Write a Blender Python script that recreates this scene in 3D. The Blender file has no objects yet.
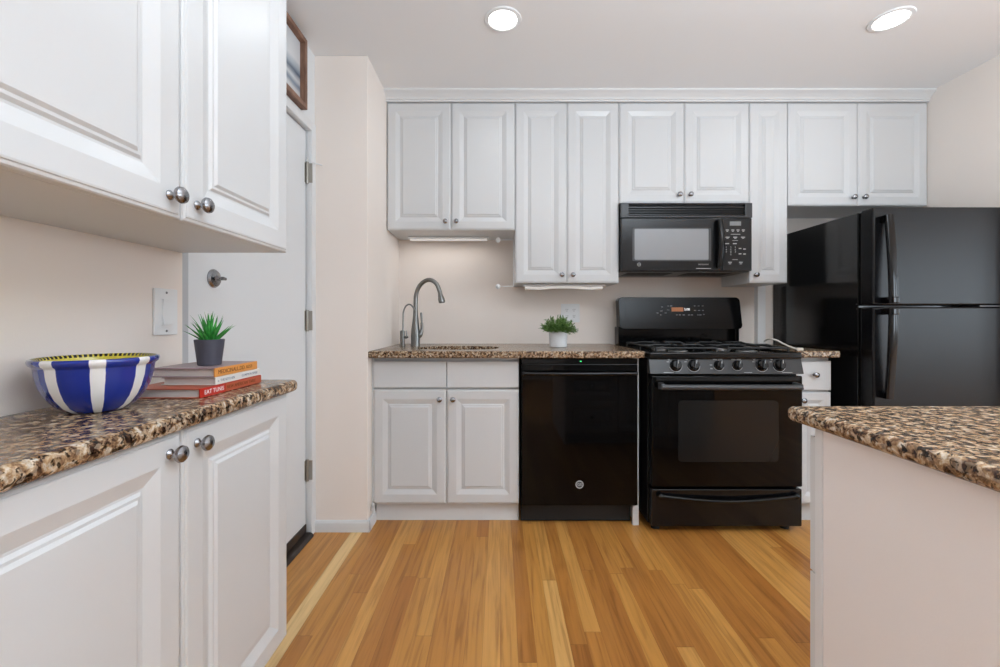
import bpy, bmesh, math, random
from mathutils import Matrix, Vector
random.seed(7)
R = math.radians
C = bpy.context.scene.collection
SC = bpy.context.scene

# ------------------------------------------------------------------ camera
EYE = 1.07
cam_d = bpy.data.cameras.new('camera')
cam = bpy.data.objects.new('camera', cam_d)
C.objects.link(cam)
cam.location = (0, 0, EYE)
cam.rotation_euler = (R(90), 0, 0)
cam_d.sensor_width = 36.0
cam_d.lens = 427.0 / 1000.0 * 36.0
cam_d.shift_x = 0.0
cam_d.shift_y = -0.0145
cam_d.clip_start = 0.02
SC.camera = cam

# ------------------------------------------------------------------ world, exposure
w = bpy.data.worlds.new('world')
SC.world = w
w.use_nodes = True
w.node_tree.nodes['Background'].inputs[0].default_value = (0.85, 0.93, 1.0, 1)
w.node_tree.nodes['Background'].inputs[1].default_value = 1.0
SC.view_settings.view_transform = 'Standard'
SC.view_settings.look = 'None'
SC.view_settings.gamma = 1.0
SC.view_settings.use_curve_mapping = False
SC.view_settings.exposure = 0.0
SC.cycles.use_denoising = True
SC.cycles.max_bounces = 10
SC.cycles.diffuse_bounces = 4
SC.cycles.sample_clamp_indirect = 6.0

CEIL = 2.40
DOWNLIGHT_W = 1.05
WINDOW_W = 105.0
BOUNCE_W = 115.0
DAYLIGHT = (0.84, 0.985, 1.11)
LAMPLIGHT = (0.89, 0.985, 1.05)

def area_light(name, loc, rot, sx, sy, power, color=(1, 1, 1), shape='RECTANGLE', spread=180):
    l = bpy.data.lights.new(name, 'AREA')
    l.shape = shape
    l.size = sx
    l.size_y = sy
    l.energy = power
    l.color = color
    l.spread = R(spread)
    o = bpy.data.objects.new(name, l)
    o.location = loc
    o.rotation_euler = rot
    C.objects.link(o)
    return o

# daylight entering through the living-room windows behind and to the right of the camera
FRONT_Y = -3.2
FAR_X = 8.6
WINS = [(5.5, 6.4, 0.5, 2.2), (7.5, 8.3, 0.5, 2.2)]
for (x0, x1, z0, z1) in WINS:
    area_light('window_daylight', ((x0 + x1) / 2, FRONT_Y - 0.02, (z0 + z1) / 2), (R(90), 0, 0),
               x1 - x0, z1 - z0, WINDOW_W * (x1 - x0) / 2, DAYLIGHT)
DAY_FAR = (-2.2, 0.6, 0.5, 2.2)
area_light('window_daylight', (FAR_X + 0.02, (DAY_FAR[0] + DAY_FAR[1]) / 2, 1.35), (R(90), 0, R(90)),
           DAY_FAR[1] - DAY_FAR[0], 1.7, WINDOW_W * 0.8, DAYLIGHT)
# unseen fill light added behind the camera, aimed up to brighten the ceiling
area_light('bounce_fill', (1.35, -0.35, 1.45), (R(180), 0, 0), 0.7, 0.7, BOUNCE_W, (0.86, 0.985, 1.09))

# ------------------------------------------------------------------ material helpers
def newmat(name):
    m = bpy.data.materials.new(name)
    m.use_nodes = True
    nt = m.node_tree
    return m, nt, nt.nodes['Principled BSDF'], nt.links

def srgb(r, g, b):
    f = lambda c: ((c / 255.0) / 12.92) if c / 255.0 <= 0.04045 else (((c / 255.0) + 0.055) / 1.055) ** 2.4
    return (f(r), f(g), f(b), 1)

def plain(name, col, rough=0.5, metal=0.0, bump=0.0, bscale=200, spec=0.5, var=0.0, coat=0.0, aniso=0.0):
    m, nt, b, L = newmat(name)
    b.inputs['Base Color'].default_value = col
    b.inputs['Roughness'].default_value = rough
    b.inputs['Metallic'].default_value = metal
    b.inputs['Specular IOR Level'].default_value = spec
    b.inputs['Coat Weight'].default_value = coat
    tc = nt.nodes.new('ShaderNodeTexCoord')
    n = nt.nodes.new('ShaderNodeTexNoise')
    n.inputs['Scale'].default_value = bscale
    n.inputs['Detail'].default_value = 3
    L.new(tc.outputs['Object'], n.inputs['Vector'])
    if bump:
        bp = nt.nodes.new('ShaderNodeBump')
        bp.inputs['Strength'].default_value = bump
        bp.inputs['Distance'].default_value = 0.002
        L.new(n.outputs['Fac'], bp.inputs['Height'])
        L.new(bp.outputs['Normal'], b.inputs['Normal'])
    if var:
        mx = nt.nodes.new('ShaderNodeMixRGB')
        mx.inputs[1].default_value = tuple(c * (1 - var) for c in col[:3]) + (1,)
        mx.inputs[2].default_value = tuple(min(1, c * (1 + var)) for c in col[:3]) + (1,)
        n2 = nt.nodes.new('ShaderNodeTexNoise')
        n2.inputs['Scale'].default_value = 3
        L.new(tc.outputs['Object'], n2.inputs['Vector'])
        L.new(n2.outputs['Fac'], mx.inputs[0])
        L.new(mx.outputs[0], b.inputs['Base Color'])
    return m

def emit(name, col, strength):
    m, nt, b, L = newmat(name)
    b.inputs['Base Color'].default_value = col
    b.inputs['Emission Color'].default_value = col
    b.inputs['Emission Strength'].default_value = strength
    return m

def ramp(nt, stops, interp='LINEAR'):
    r = nt.nodes.new('ShaderNodeValToRGB')
    r.color_ramp.interpolation = interp
    e = r.color_ramp.elements
    while len(e) < len(stops):
        e.new(0.5)
    for i, (p, c) in enumerate(stops):
        e[i].position = p
        e[i].color = c
    return r

def math_node(nt, op, a=None, b=None):
    n = nt.nodes.new('ShaderNodeMath')
    n.operation = op
    for i, v in enumerate((a, b)):
        if v is None:
            continue
        if isinstance(v, (int, float)):
            n.inputs[i].default_value = v
        else:
            nt.links.new(v, n.inputs[i])
    return n.outputs[0]

def granite():
    m, nt, b, L = newmat('granite')
    tc = nt.nodes.new('ShaderNodeTexCoord')
    def noise(scale, detail, dist=0.0, rough=0.55):
        n = nt.nodes.new('ShaderNodeTexNoise')
        n.inputs['Scale'].default_value = scale
        n.inputs['Detail'].default_value = detail
        n.inputs['Distortion'].default_value = dist
        n.inputs['Roughness'].default_value = rough
        L.new(tc.outputs['Object'], n.inputs['Vector'])
        return n
    base = noise(78, 5, 0.5, 0.62)
    r1 = ramp(nt, [(0.32, srgb(30, 22, 20)), (0.42, srgb(70, 48, 36)), (0.48, srgb(132, 98, 70)),
                   (0.54, srgb(176, 144, 108)), (0.60, srgb(204, 188, 166)), (0.70, srgb(224, 216, 204))])
    L.new(base.outputs['Fac'], r1.inputs[0])
    vo = nt.nodes.new('ShaderNodeTexVoronoi')
    vo.inputs['Scale'].default_value = 140
    L.new(tc.outputs['Object'], vo.inputs['Vector'])
    r2 = ramp(nt, [(0.0, srgb(30, 24, 22)), (0.30, srgb(92, 68, 50)), (0.5, srgb(160, 130, 98)),
                   (0.75, srgb(190, 172, 150)), (1.0, srgb(150, 146, 142))], 'CONSTANT')
    sep = nt.nodes.new('ShaderNodeSeparateColor')
    L.new(vo.outputs['Color'], sep.inputs[0])
    L.new(sep.outputs[0], r2.inputs[0])
    mx = nt.nodes.new('ShaderNodeMixRGB')
    mx.inputs[0].default_value = 0.33
    L.new(r1.outputs[0], mx.inputs[1])
    L.new(r2.outputs[0], mx.inputs[2])
    dk = noise(105, 4, 0.7)
    r3 = ramp(nt, [(0.40, (0.03, 0.022, 0.02, 1)), (0.45, (1, 1, 1, 1))])
    L.new(dk.outputs['Fac'], r3.inputs[0])
    mu = nt.nodes.new('ShaderNodeMixRGB')
    mu.blend_type = 'MULTIPLY'
    mu.inputs[0].default_value = 0.9
    L.new(mx.outputs[0], mu.inputs[1])
    L.new(r3.outputs[0], mu.inputs[2])
    L.new(mu.outputs[0], b.inputs['Base Color'])
    b.inputs['Roughness'].default_value = 0.2
    b.inputs['Specular IOR Level'].default_value = 0.3
    return m

def oak():
    m, nt, b, L = newmat('oak_strip')
    tc = nt.nodes.new('ShaderNodeTexCoord')
    sp = nt.nodes.new('ShaderNodeSeparateXYZ')
    L.new(tc.outputs['Object'], sp.inputs[0])
    W, LEN = 0.0575, 1.45
    xs = math_node(nt, 'DIVIDE', sp.outputs[0], W)
    xi = math_node(nt, 'FLOOR', xs)
    xf = math_node(nt, 'FRACT', xs)
    wn = nt.nodes.new('ShaderNodeTexWhiteNoise')
    wn.noise_dimensions = '1D'
    L.new(xi, wn.inputs['W'])
    ys = math_node(nt, 'ADD', math_node(nt, 'DIVIDE', sp.outputs[1], LEN), math_node(nt, 'MULTIPLY', wn.outputs['Value'], 7.3))
    yi = math_node(nt, 'FLOOR', ys)
    yf = math_node(nt, 'FRACT', ys)
    cb = nt.nodes.new('ShaderNodeCombineXYZ')
    L.new(xi, cb.inputs[0]); L.new(yi, cb.inputs[1])
    w2 = nt.nodes.new('ShaderNodeTexWhiteNoise')
    w2.noise_dimensions = '3D'
    L.new(cb.outputs[0], w2.inputs['Vector'])
    tone = ramp(nt, [(0.0, srgb(166, 106, 48)), (0.3, srgb(184, 124, 58)), (0.65, srgb(196, 138, 68)),
                     (0.9, srgb(206, 150, 80)), (0.96, srgb(218, 170, 104)), (1.0, srgb(230, 194, 136))])
    L.new(w2.outputs['Value'], tone.inputs[0])
    # grain: noise stretched along the board, shifted per board
    mp = nt.nodes.new('ShaderNodeMapping')
    mp.inputs['Scale'].default_value = (62, 3.0, 1)
    L.new(tc.outputs['Object'], mp.inputs['Vector'])
    ad = nt.nodes.new('ShaderNodeVectorMath'); ad.operation = 'ADD'
    L.new(mp.outputs[0], ad.inputs[0])
    sc = nt.nodes.new('ShaderNodeVectorMath'); sc.operation = 'SCALE'
    sc.inputs['Scale'].default_value = 31.0
    L.new(w2.outputs['Color'], sc.inputs[0])
    L.new(sc.outputs[0], ad.inputs[1])
    gn = nt.nodes.new('ShaderNodeTexNoise')
    gn.inputs['Scale'].default_value = 1.0
    gn.inputs['Detail'].default_value = 5
    gn.inputs['Distortion'].default_value = 0.8
    L.new(ad.outputs[0], gn.inputs['Vector'])
    gr = ramp(nt, [(0.30, (0.66, 0.60, 0.55, 1)), (0.5, (0.95, 0.95, 0.95, 1)), (0.7, (1.08, 1.08, 1.08, 1))])
    L.new(gn.outputs['Fac'], gr.inputs[0])
    mu = nt.nodes.new('ShaderNodeMixRGB'); mu.blend_type = 'MULTIPLY'; mu.inputs[0].default_value = 0.95
    L.new(tone.outputs[0], mu.inputs[1]); L.new(gr.outputs[0], mu.inputs[2])
    # seams
    s1 = math_node(nt, 'LESS_THAN', xf, 0.022)
    s2 = math_node(nt, 'LESS_THAN', yf, 0.0018)
    sm = math_node(nt, 'MAXIMUM', s1, s2)
    mx = nt.nodes.new('ShaderNodeMixRGB')
    L.new(math_node(nt, 'MULTIPLY', sm, 0.4), mx.inputs[0])
    L.new(mu.outputs[0], mx.inputs[1])
    mx.inputs[2].default_value = srgb(96, 56, 24)
    L.new(mx.outputs[0], b.inputs['Base Color'])
    b.inputs['Roughness'].default_value = 0.33
    return m

def stripes_mat():
    # cobalt bowl with eight white stripes, yellow inside with a dark patterned band under the rim
    m, nt, b, L = newmat('striped_glaze')
    tc = nt.nodes.new('ShaderNodeTexCoord')
    sp = nt.nodes.new('ShaderNodeSeparateXYZ')
    L.new(tc.outputs['Object'], sp.inputs[0])
    ang = math_node(nt, 'ARCTAN2', sp.outputs[1], sp.outputs[0])
    t = math_node(nt, 'ADD', math_node(nt, 'DIVIDE', ang, 2 * math.pi / 8), 0.5 + 1.04 + 4)
    fr = math_node(nt, 'FRACT', t)
    d = math_node(nt, 'ABSOLUTE', math_node(nt, 'SUBTRACT', fr, 0.5))
    nz = nt.nodes.new('ShaderNodeTexNoise'); nz.inputs['Scale'].default_value = 60
    L.new(tc.outputs['Object'], nz.inputs['Vector'])
    d2 = math_node(nt, 'ADD', d, math_node(nt, 'MULTIPLY', math_node(nt, 'SUBTRACT', nz.outputs['Fac'], 0.5), 0.03))
    isw = math_node(nt, 'LESS_THAN', d2, 0.152)
    mx = nt.nodes.new('ShaderNodeMixRGB')
    L.new(isw, mx.inputs[0])
    mx.inputs[1].default_value = srgb(8, 40, 134)
    mx.inputs[2].default_value = srgb(232, 230, 228)
    L.new(mx.outputs[0], b.inputs['Base Color'])
    b.inputs['Roughness'].default_value = 0.12
    b.inputs['Coat Weight'].default_value = 0.5
    return m

def bowl_inner_mat():
    m, nt, b, L = newmat('yellow_glaze')
    tc = nt.nodes.new('ShaderNodeTexCoord')
    sp = nt.nodes.new('ShaderNodeSeparateXYZ')
    L.new(tc.outputs['Object'], sp.inputs[0])
    ang = math_node(nt, 'ARCTAN2', sp.outputs[1], sp.outputs[0])
    fr = math_node(nt, 'FRACT', math_node(nt, 'DIVIDE', ang, 2 * math.pi / 70))
    dots = math_node(nt, 'LESS_THAN', fr, 0.62)
    band = math_node(nt, 'GREATER_THAN', sp.outputs[2], 0.0900)
    k = math_node(nt, 'MULTIPLY', dots, band)
    mx = nt.nodes.new('ShaderNodeMixRGB')
    L.new(k, mx.inputs[0])
    mx.inputs[1].default_value = srgb(200, 186, 70)
    mx.inputs[2].default_value = srgb(30, 34, 30)
    L.new(mx.outputs[0], b.inputs['Base Color'])
    b.inputs['Roughness'].default_value = 0.15
    return m

def print_mat():
    m, nt, b, L = newmat('seascape_print')
    tc = nt.nodes.new('ShaderNodeTexCoord')
    mp = nt.nodes.new('ShaderNodeMapping')
    mp.inputs['Scale'].default_value = (1, 1.5, 9)
    L.new(tc.outputs['Object'], mp.inputs['Vector'])
    n = nt.nodes.new('ShaderNodeTexNoise'); n.inputs['Scale'].default_value = 1.2; n.inputs['Detail'].default_value = 4
    L.new(mp.outputs[0], n.inputs['Vector'])
    sp = nt.nodes.new('ShaderNodeSeparateXYZ')
    L.new(tc.outputs['Object'], sp.inputs[0])
    zz = math_node(nt, 'ADD', math_node(nt, 'MULTIPLY', sp.outputs[2], 3.0), math_node(nt, 'MULTIPLY', math_node(nt, 'SUBTRACT', n.outputs['Fac'], 0.5), 0.25))
    r = ramp(nt, [(0.16, srgb(206, 208, 210)), (0.24, srgb(128, 140, 156)), (0.30, srgb(206, 210, 214)),
                  (0.36, srgb(92, 106, 124)), (0.44, srgb(170, 180, 190)), (0.55, srgb(222, 224, 226)), (0.9, srgb(212, 216, 220))])
    L.new(zz, r.inputs[0])
    L.new(r.outputs[0], b.inputs['Base Color'])
    b.inputs['Roughness'].default_value = 0.25
    return m

def wood_frame_mat():
    m, nt, b, L = newmat('walnut_frame')
    tc = nt.nodes.new('ShaderNodeTexCoord')
    mp = nt.nodes.new('ShaderNodeMapping'); mp.inputs['Scale'].default_value = (40, 12, 6)
    L.new(tc.outputs['Object'], mp.inputs['Vector'])
    n = nt.nodes.new('ShaderNodeTexNoise'); n.inputs['Scale'].default_value = 1.5; n.inputs['Detail'].default_value = 4
    L.new(mp.outputs[0], n.inputs['Vector'])
    r = ramp(nt, [(0.3, srgb(104, 72, 56)), (0.6, srgb(142, 106, 86)), (0.8, srgb(160, 124, 102))])
    L.new(n.outputs['Fac'], r.inputs[0])
    L.new(r.outputs[0], b.inputs['Base Color'])
    b.inputs['Roughness'].default_value = 0.5
    return m

def leaf_mat(name, a, bcol):
    m, nt, b, L = newmat(name)
    tc = nt.nodes.new('ShaderNodeTexCoord')
    n = nt.nodes.new('ShaderNodeTexNoise'); n.inputs['Scale'].default_value = 60
    L.new(tc.outputs['Object'], n.inputs['Vector'])
    r = ramp(nt, [(0.3, a), (0.7, bcol)])
    L.new(n.outputs['Fac'], r.inputs[0])
    L.new(r.outputs[0], b.inputs['Base Color'])
    b.inputs['Roughness'].default_value = 0.45
    return m

M = dict(
    wall=plain('pink_beige_paint', srgb(244, 234, 226), 0.75, bump=0.08, bscale=350, var=0.015),
    ceil=plain('ceiling_paint', srgb(244, 244, 245), 0.85, bump=0.05, bscale=300),
    trim=plain('white_trim_paint', srgb(224, 225, 226), 0.4, bump=0.04, bscale=60),
    jamb=plain('shaded_jamb_grey', srgb(186, 189, 193), 0.45),  # shade on the white door frame, put into the colour as grey
    boardp=plain('bright_white_board', srgb(244, 244, 244), 0.5),
    peninsulap=plain('peninsula_paint', srgb(238, 232, 230), 0.7, bump=0.06, bscale=350),
    doorp=plain('door_paint', srgb(226, 228, 230), 0.35, bump=0.1, bscale=40),
    cab=plain('white_thermofoil', srgb(213, 214, 215), 0.33, bump=0.02, bscale=90),
    cabin=plain('cabinet_underside', srgb(206, 207, 208), 0.5),
    granite=granite(),
    oak=oak(),
    nickel=plain('brushed_nickel', srgb(150, 150, 153), 0.26, 1.0),
    faucet=plain('stainless_faucet', srgb(128, 128, 126), 0.3, 1.0),
    steel=plain('sink_steel', srgb(150, 150, 150), 0.35, 1.0),
    brass=plain('aged_hinge_metal', srgb(168, 164, 156), 0.4, 0.9, bump=0.2, bscale=120),
    dark=plain('dark_saddle', srgb(44, 34, 28), 0.5),
    black=plain('black_enamel', srgb(12, 12, 13), 0.12, spec=0.35),
    gloss=plain('black_glass', srgb(5, 5, 6), 0.05, spec=0.22),
    bguard=plain('backguard_glass', srgb(8, 8, 9), 0.08, spec=0.15),
    satin=plain('black_satin_panel', srgb(40, 41, 43), 0.3, bump=0.05, bscale=500),
    matte=plain('black_matte', srgb(14, 14, 14), 0.6),
    iron=plain('cast_iron', srgb(22, 22, 23), 0.45, bump=0.2, bscale=400),
    alu=plain('burner_aluminium', srgb(140, 138, 136), 0.4, 0.9),
    fridge=plain('pebbled_black', srgb(15, 15, 17), 0.21, bump=0.22, bscale=420, spec=0.27),
    fridge_side=plain('smooth_black_side', srgb(16, 16, 17), 0.13, bump=0.04, bscale=60),
    rubber=plain('black_rubber', srgb(12, 12, 12), 0.7),
    ovenglass=plain('oven_window_glass', srgb(24, 24, 24), 0.12, spec=0.3),
    mwglass=plain('microwave_mesh_window', srgb(150, 152, 155), 0.25),
    mwdoor=plain('microwave_door_black', srgb(25, 26, 28), 0.16, spec=0.35),
    white=plain('white_plastic', srgb(238, 239, 240), 0.35),
    marking=plain('light_grey_print', srgb(176, 176, 176), 0.5),
    dimmark=plain('grey_print', srgb(120, 120, 122), 0.5),
    slot=plain('outlet_slot', srgb(50, 48, 46), 0.6),
    lcd=plain('grey_display', srgb(128, 130, 130), 0.3),
    amber=emit('amber_display', srgb(150, 92, 52), 0.35),
    whitelcd=emit('lit_clock_digits', srgb(225, 225, 225), 0.9),
    led=emit('green_led', srgb(60, 220, 120), 2.5),
    lens=emit('light_lens', (1.0, 0.98, 0.95, 1), 9.0),
    tube=emit('undercabinet_lens', (1.0, 0.98, 0.95, 1), 0.25),
    bowl=stripes_mat(), bowlin=bowl_inner_mat(),
    greypot=plain('charcoal_pot', srgb(66, 66, 78), 0.55, bump=0.05, bscale=200),
    whitepot=plain('white_pot', srgb(226, 228, 230), 0.35),
    soil=plain('soil', srgb(40, 30, 22), 0.9, bump=0.8, bscale=150),
    aloe=leaf_mat('spiky_leaf', srgb(30, 112, 44), srgb(72, 176, 76)),
    herb=leaf_mat('tufted_leaf', srgb(58, 96, 40), srgb(132, 170, 90)),
    paper=plain('book_pages', srgb(200, 190, 184), 0.8, bump=0.4, bscale=600),
    orange=plain('orange_cover', srgb(214, 144, 72), 0.4),
    purple=plain('dusty_purple_cover', srgb(150, 128, 132), 0.35, var=0.3),
    red=plain('red_cover', srgb(186, 44, 30), 0.35),
    brick=plain('rust_cover', srgb(176, 84, 56), 0.4),
    ivory=plain('ivory_cover', srgb(220, 216, 210), 0.45),
    ink=plain('brown_ink', srgb(110, 58, 20), 0.6),
    bluegrey=plain('grey_ink', srgb(120, 126, 140), 0.6),
    walnut=wood_frame_mat(), prnt=print_mat(),
    glass=None,
    cord=plain('cream_cord', srgb(226, 220, 208), 0.5),
    oven_trim=plain('dark_grey_trim', srgb(58, 59, 61), 0.3),
)
def glassmat():
    m, nt, b, L = newmat('clear_glass')
    b.inputs['Base Color'].default_value = (1, 1, 1, 1)
    b.inputs['Roughness'].default_value = 0.02
    b.inputs['Transmission Weight'].default_value = 1.0
    b.inputs['IOR'].default_value = 1.05
    return m
M['glass'] = glassmat()

# ------------------------------------------------------------------ mesh helpers
class MB:
    def __init__(self):
        self.bm = bmesh.new()
    def _merge(self, b, mat=None, mi=0):
        if mat is not None:
            b.transform(mat)
        for f in b.faces:
            f.material_index = mi
        me = bpy.data.meshes.new('tmp')
        b.to_mesh(me)
        b.free()
        self.bm.from_mesh(me)
        bpy.data.meshes.remove(me)
        return self
    def box(self, x0, x1, y0, y1, z0, z1, bev=0.0, seg=2, mat=None, mi=0):
        b = bmesh.new()
        bmesh.ops.create_cube(b, size=1)
        for v in b.verts:
            v.co = Vector(((x0 + x1) / 2 + v.co.x * (x1 - x0), (y0 + y1) / 2 + v.co.y * (y1 - y0), (z0 + z1) / 2 + v.co.z * (z1 - z0)))
        if bev:
            bmesh.ops.bevel(b, geom=b.edges[:], offset=bev, segments=seg, affect='EDGES', profile=0.5)
        return self._merge(b, mat, mi)
    def prism(self, pts, a0, a1, axis='x', bev=0.0, seg=2, mat=None, mi=0):
        """polygon pts extruded along axis: x -> pts are (y,z); y -> (x,z); z -> (x,y)"""
        b = bmesh.new()
        def co(p, a):
            return {'x': (a, p[0], p[1]), 'y': (p[0], a, p[1]), 'z': (p[0], p[1], a)}[axis]
        v0 = [b.verts.new(co(p, a0)) for p in pts]
        v1 = [b.verts.new(co(p, a1)) for p in pts]
        n = len(pts)
        b.faces.new(v0[::-1]); b.faces.new(v1)
        for i in range(n):
            b.faces.new((v0[i], v0[(i + 1) % n], v1[(i + 1) % n], v1[i]))
        bmesh.ops.recalc_face_normals(b, faces=b.faces[:])
        if bev:
            bmesh.ops.bevel(b, geom=b.edges[:], offset=bev, segments=seg, affect='EDGES', profile=0.5)
        return self._merge(b, mat, mi)
    def lathe(self, prof, seg=32, mat=None, mi=0):
        """profile (r, z) about z"""
        b = bmesh.new()
        rings = []
        for (r, z) in prof:
            if r < 1e-6:
                rings.append([b.verts.new((0, 0, z))])
            else:
                rings.append([b.verts.new((r * math.cos(2 * math.pi * i / seg), r * math.sin(2 * math.pi * i / seg), z)) for i in range(seg)])
        for a, c in zip(rings[:-1], rings[1:]):
            for i in range(seg):
                j = (i + 1) % seg
                if len(a) == 1 and len(c) == 1:
                    continue
                if len(a) == 1:
                    b.faces.new((a[0], c[j], c[i]))
                elif len(c) == 1:
                    b.faces.new((a[i], a[j], c[0]))
                else:
                    b.faces.new((a[i], a[j], c[j], c[i]))
        bmesh.ops.recalc_face_normals(b, faces=b.faces[:])
        return self._merge(b, mat, mi)
    def cyl(self, p0, p1, r, seg=20, r1=None, mi=0):
        p0, p1 = Vector(p0), Vector(p1)
        d = p1 - p0
        q = d.to_track_quat('Z', 'Y').to_matrix().to_4x4()
        r1 = r if r1 is None else r1
        return self.lathe([(0, 0), (r, 0), (r1, d.length), (0, d.length)], seg, Matrix.Translation(p0) @ q, mi)
    def sphere(self, c, r, seg=16, sc=(1, 1, 1), mi=0):
        b = bmesh.new()
        bmesh.ops.create_uvsphere(b, u_segments=seg, v_segments=max(6, seg // 2), radius=r)
        return self._merge(b, Matrix.Translation(c) @ Matrix.Diagonal((*sc, 1)), mi)
    def tube(self, pts, rad, seg=12, mi=0, cap=True, sx=1.0):
        """tube swept along pts; rad is a number or a list; sx flattens across the frame's first axis"""
        b = bmesh.new()
        P = [Vector(p) for p in pts]
        n = len(P)
        rads = rad if isinstance(rad, (list, tuple)) else [rad] * n
        T = []
        for i in range(n):
            t = (P[min(i + 1, n - 1)] - P[max(i - 1, 0)]).normalized()
            T.append(t)
        up = Vector((0, 0, 1)) if abs(T[0].z) < 0.9 else Vector((0, 1, 0))
        nrm = T[0].cross(up).normalized()
        rings = []
        for i in range(n):
            nrm = (nrm - T[i] * nrm.dot(T[i])).normalized()
            bi = T[i].cross(nrm)
            rings.append([b.verts.new(P[i] + (nrm * math.cos(2 * math.pi * k / seg) * sx + bi * math.sin(2 * math.pi * k / seg)) * rads[i]) for k in range(seg)])
        for a, c in zip(rings[:-1], rings[1:]):
            for k in range(seg):
                j = (k + 1) % seg
                b.faces.new((a[k], a[j], c[j], c[k]))
        if cap:
            b.faces.new(rings[0][::-1]); b.faces.new(rings[-1])
        bmesh.ops.recalc_face_normals(b, faces=b.faces[:])
        return self._merge(b, None, mi)
    def door(self, x0, x1, z0, z1, y=0.0, t=0.02, rings=None, mat=None, mi=0):
        """raised-panel door: concentric rings of (inset, depth behind the face); face at y, towards -y"""
        rings = rings or DOOR
        w, h = x1 - x0, z1 - z0
        k = min(1.0, (min(w, h) / 2 - 0.012) / rings[-1][0])
        b = bmesh.new()
        loops = []
        back = [b.verts.new(c) for c in ((x0, y + t, z0), (x1, y + t, z0), (x1, y + t, z1), (x0, y + t, z1))]
        loops.append(back)
        for (i, d) in rings:
            i = i * k
            loops.append([b.verts.new(c) for c in ((x0 + i, y + d, z0 + i), (x1 - i, y + d, z0 + i), (x1 - i, y + d, z1 - i), (x0 + i, y + d, z1 - i))])
        for a, c in zip(loops[:-1], loops[1:]):
            for q in range(4):
                r = (q + 1) % 4
                b.faces.new((a[q], a[r], c[r], c[q]))
        b.faces.new(loops[-1]); b.faces.new(back[::-1])
        bmesh.ops.recalc_face_normals(b, faces=b.faces[:])
        return self._merge(b, mat, mi)
    def text(self, s, size, mat, extrude=0.0004, mi=0, align='CENTER', squash=1.0):
        cu = bpy.data.curves.new('t', 'FONT')
        cu.body = s; cu.size = size; cu.extrude = extrude
        cu.align_x = align; cu.align_y = 'CENTER'
        cu.resolution_u = 3
        ob = bpy.data.objects.new('t', cu)
        C.objects.link(ob)
        dg = bpy.context.evaluated_depsgraph_get()
        me = bpy.data.meshes.new_from_object(ob.evaluated_get(dg))
        b = bmesh.new(); b.from_mesh(me)
        bpy.data.objects.remove(ob); bpy.data.curves.remove(cu); bpy.data.meshes.remove(me)
        return self._merge(b, mat @ Matrix.Diagonal((squash, 1, 1, 1)), mi)

DOOR = [(0.0, 0.006), (0.002, 0.0035), (0.0065, 0.0026), (0.0075, 0.0008), (0.0105, 0.0), (0.048, 0.0), (0.053, 0.0015), (0.073, 0.0088), (0.077, 0.009),
        (0.082, 0.0052), (0.0865, 0.005), (0.092, 0.0012), (0.097, 0.0005)]
SLAB = [(0.0, 0.004), (0.0015, 0.0015), (0.004, 0.0), (0.008, 0.0)]

XF = {}
def label(o, lab, cat, group=None):
    o['label'] = lab; o['category'] = cat
    if group:
        o['group'] = group
    return o
def thing(name, lab, cat, loc=(0, 0, 0), rz=0.0, group=None):
    o = bpy.data.objects.new(name, None)
    C.objects.link(o)
    o.location = loc; o.rotation_euler = (0, 0, rz)
    o.empty_display_size = 0.05
    XF[o.name] = Matrix.Translation(loc) @ Matrix.Rotation(rz, 4, 'Z')
    return label(o, lab, cat, group)
def obj(name, mb, mats, parent=None, world=False, lab=None, angle=35, origin=None, wn=True):
    """link an MB as one mesh object; world=True means its coordinates are world ones"""
    me = bpy.data.meshes.new(name)
    root = parent
    while root is not None and root.parent is not None:
        root = root.parent
    if world and root is not None:
        mb.bm.transform(XF[root.name].inverted())
    if origin is not None:
        mb.bm.transform(Matrix.Translation(-Vector(origin)))
    mb.bm.to_mesh(me); mb.bm.free()
    for m in (mats if isinstance(mats, (list, tuple)) else [mats]):
        me.materials.append(m)
    me.shade_smooth()
    me.set_sharp_from_angle(angle=R(angle))
    o = bpy.data.objects.new(name, me)
    C.objects.link(o)
    if origin is not None:
        o.location = origin
    if wn:
        md = o.modifiers.new('weighted_normals', 'WEIGHTED_NORMAL')
        md.keep_sharp = True
        md.weight = 100
    if parent is not None:
        o.parent = parent
    if lab:
        o['label'] = lab
    return o
def struct(name, mb, mats, parent=None, **k):
    o = obj(name, mb, mats, parent, **k)
    if parent is None:
        o['kind'] = 'structure'
    return o

# ------------------------------------------------------------------ the room
BACK = 2.83
struct('floor', MB().box(-1.3, FAR_X + 0.2, FRONT_Y - 0.2, 3.0, -0.08, 0.0), M['oak'])
struct('ceiling', MB().box(-1.3, FAR_X + 0.2, FRONT_Y - 0.2, 3.0, CEIL, CEIL + 0.1), M['ceil'])
struct('wall_back', MB().box(-0.70, 2.515, BACK, 3.0, 0, CEIL), M['wall'])
struct('wall_right', MB().box(2.515, FAR_X + 0.2, 1.95, 3.0, 0, CEIL), M['wall'])
struct('wall_alcove', MB().box(-1.3, -0.668, 2.155, 3.0, 0, CEIL, 0.004), M['wall'])
struct('wall_left', MB().box(-1.3, -0.845, FRONT_Y - 0.2, 1.138, 0, CEIL, 0.003), M['wall'])
DX, DY0, DY1, DZ = -0.957, 1.288, 2.103, 1.995
ew = MB()
ew.box(-1.3, -0.936, 1.138, DY0 - 0.006, 0, CEIL)
ew.box(-1.3, -0.936, DY1 + 0.006, 2.155, 0, CEIL)
ew.box(-1.3, -0.936, DY0 - 0.006, DY1 + 0.006, DZ + 0.006, CEIL)
ew.box(-1.3, -1.04, DY0 - 0.006, DY1 + 0.006, 0, DZ + 0.006)
struct('wall_entry', ew, M['doorp'])
tr = MB()   # pressed door frame standing a little proud of the wall
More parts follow.
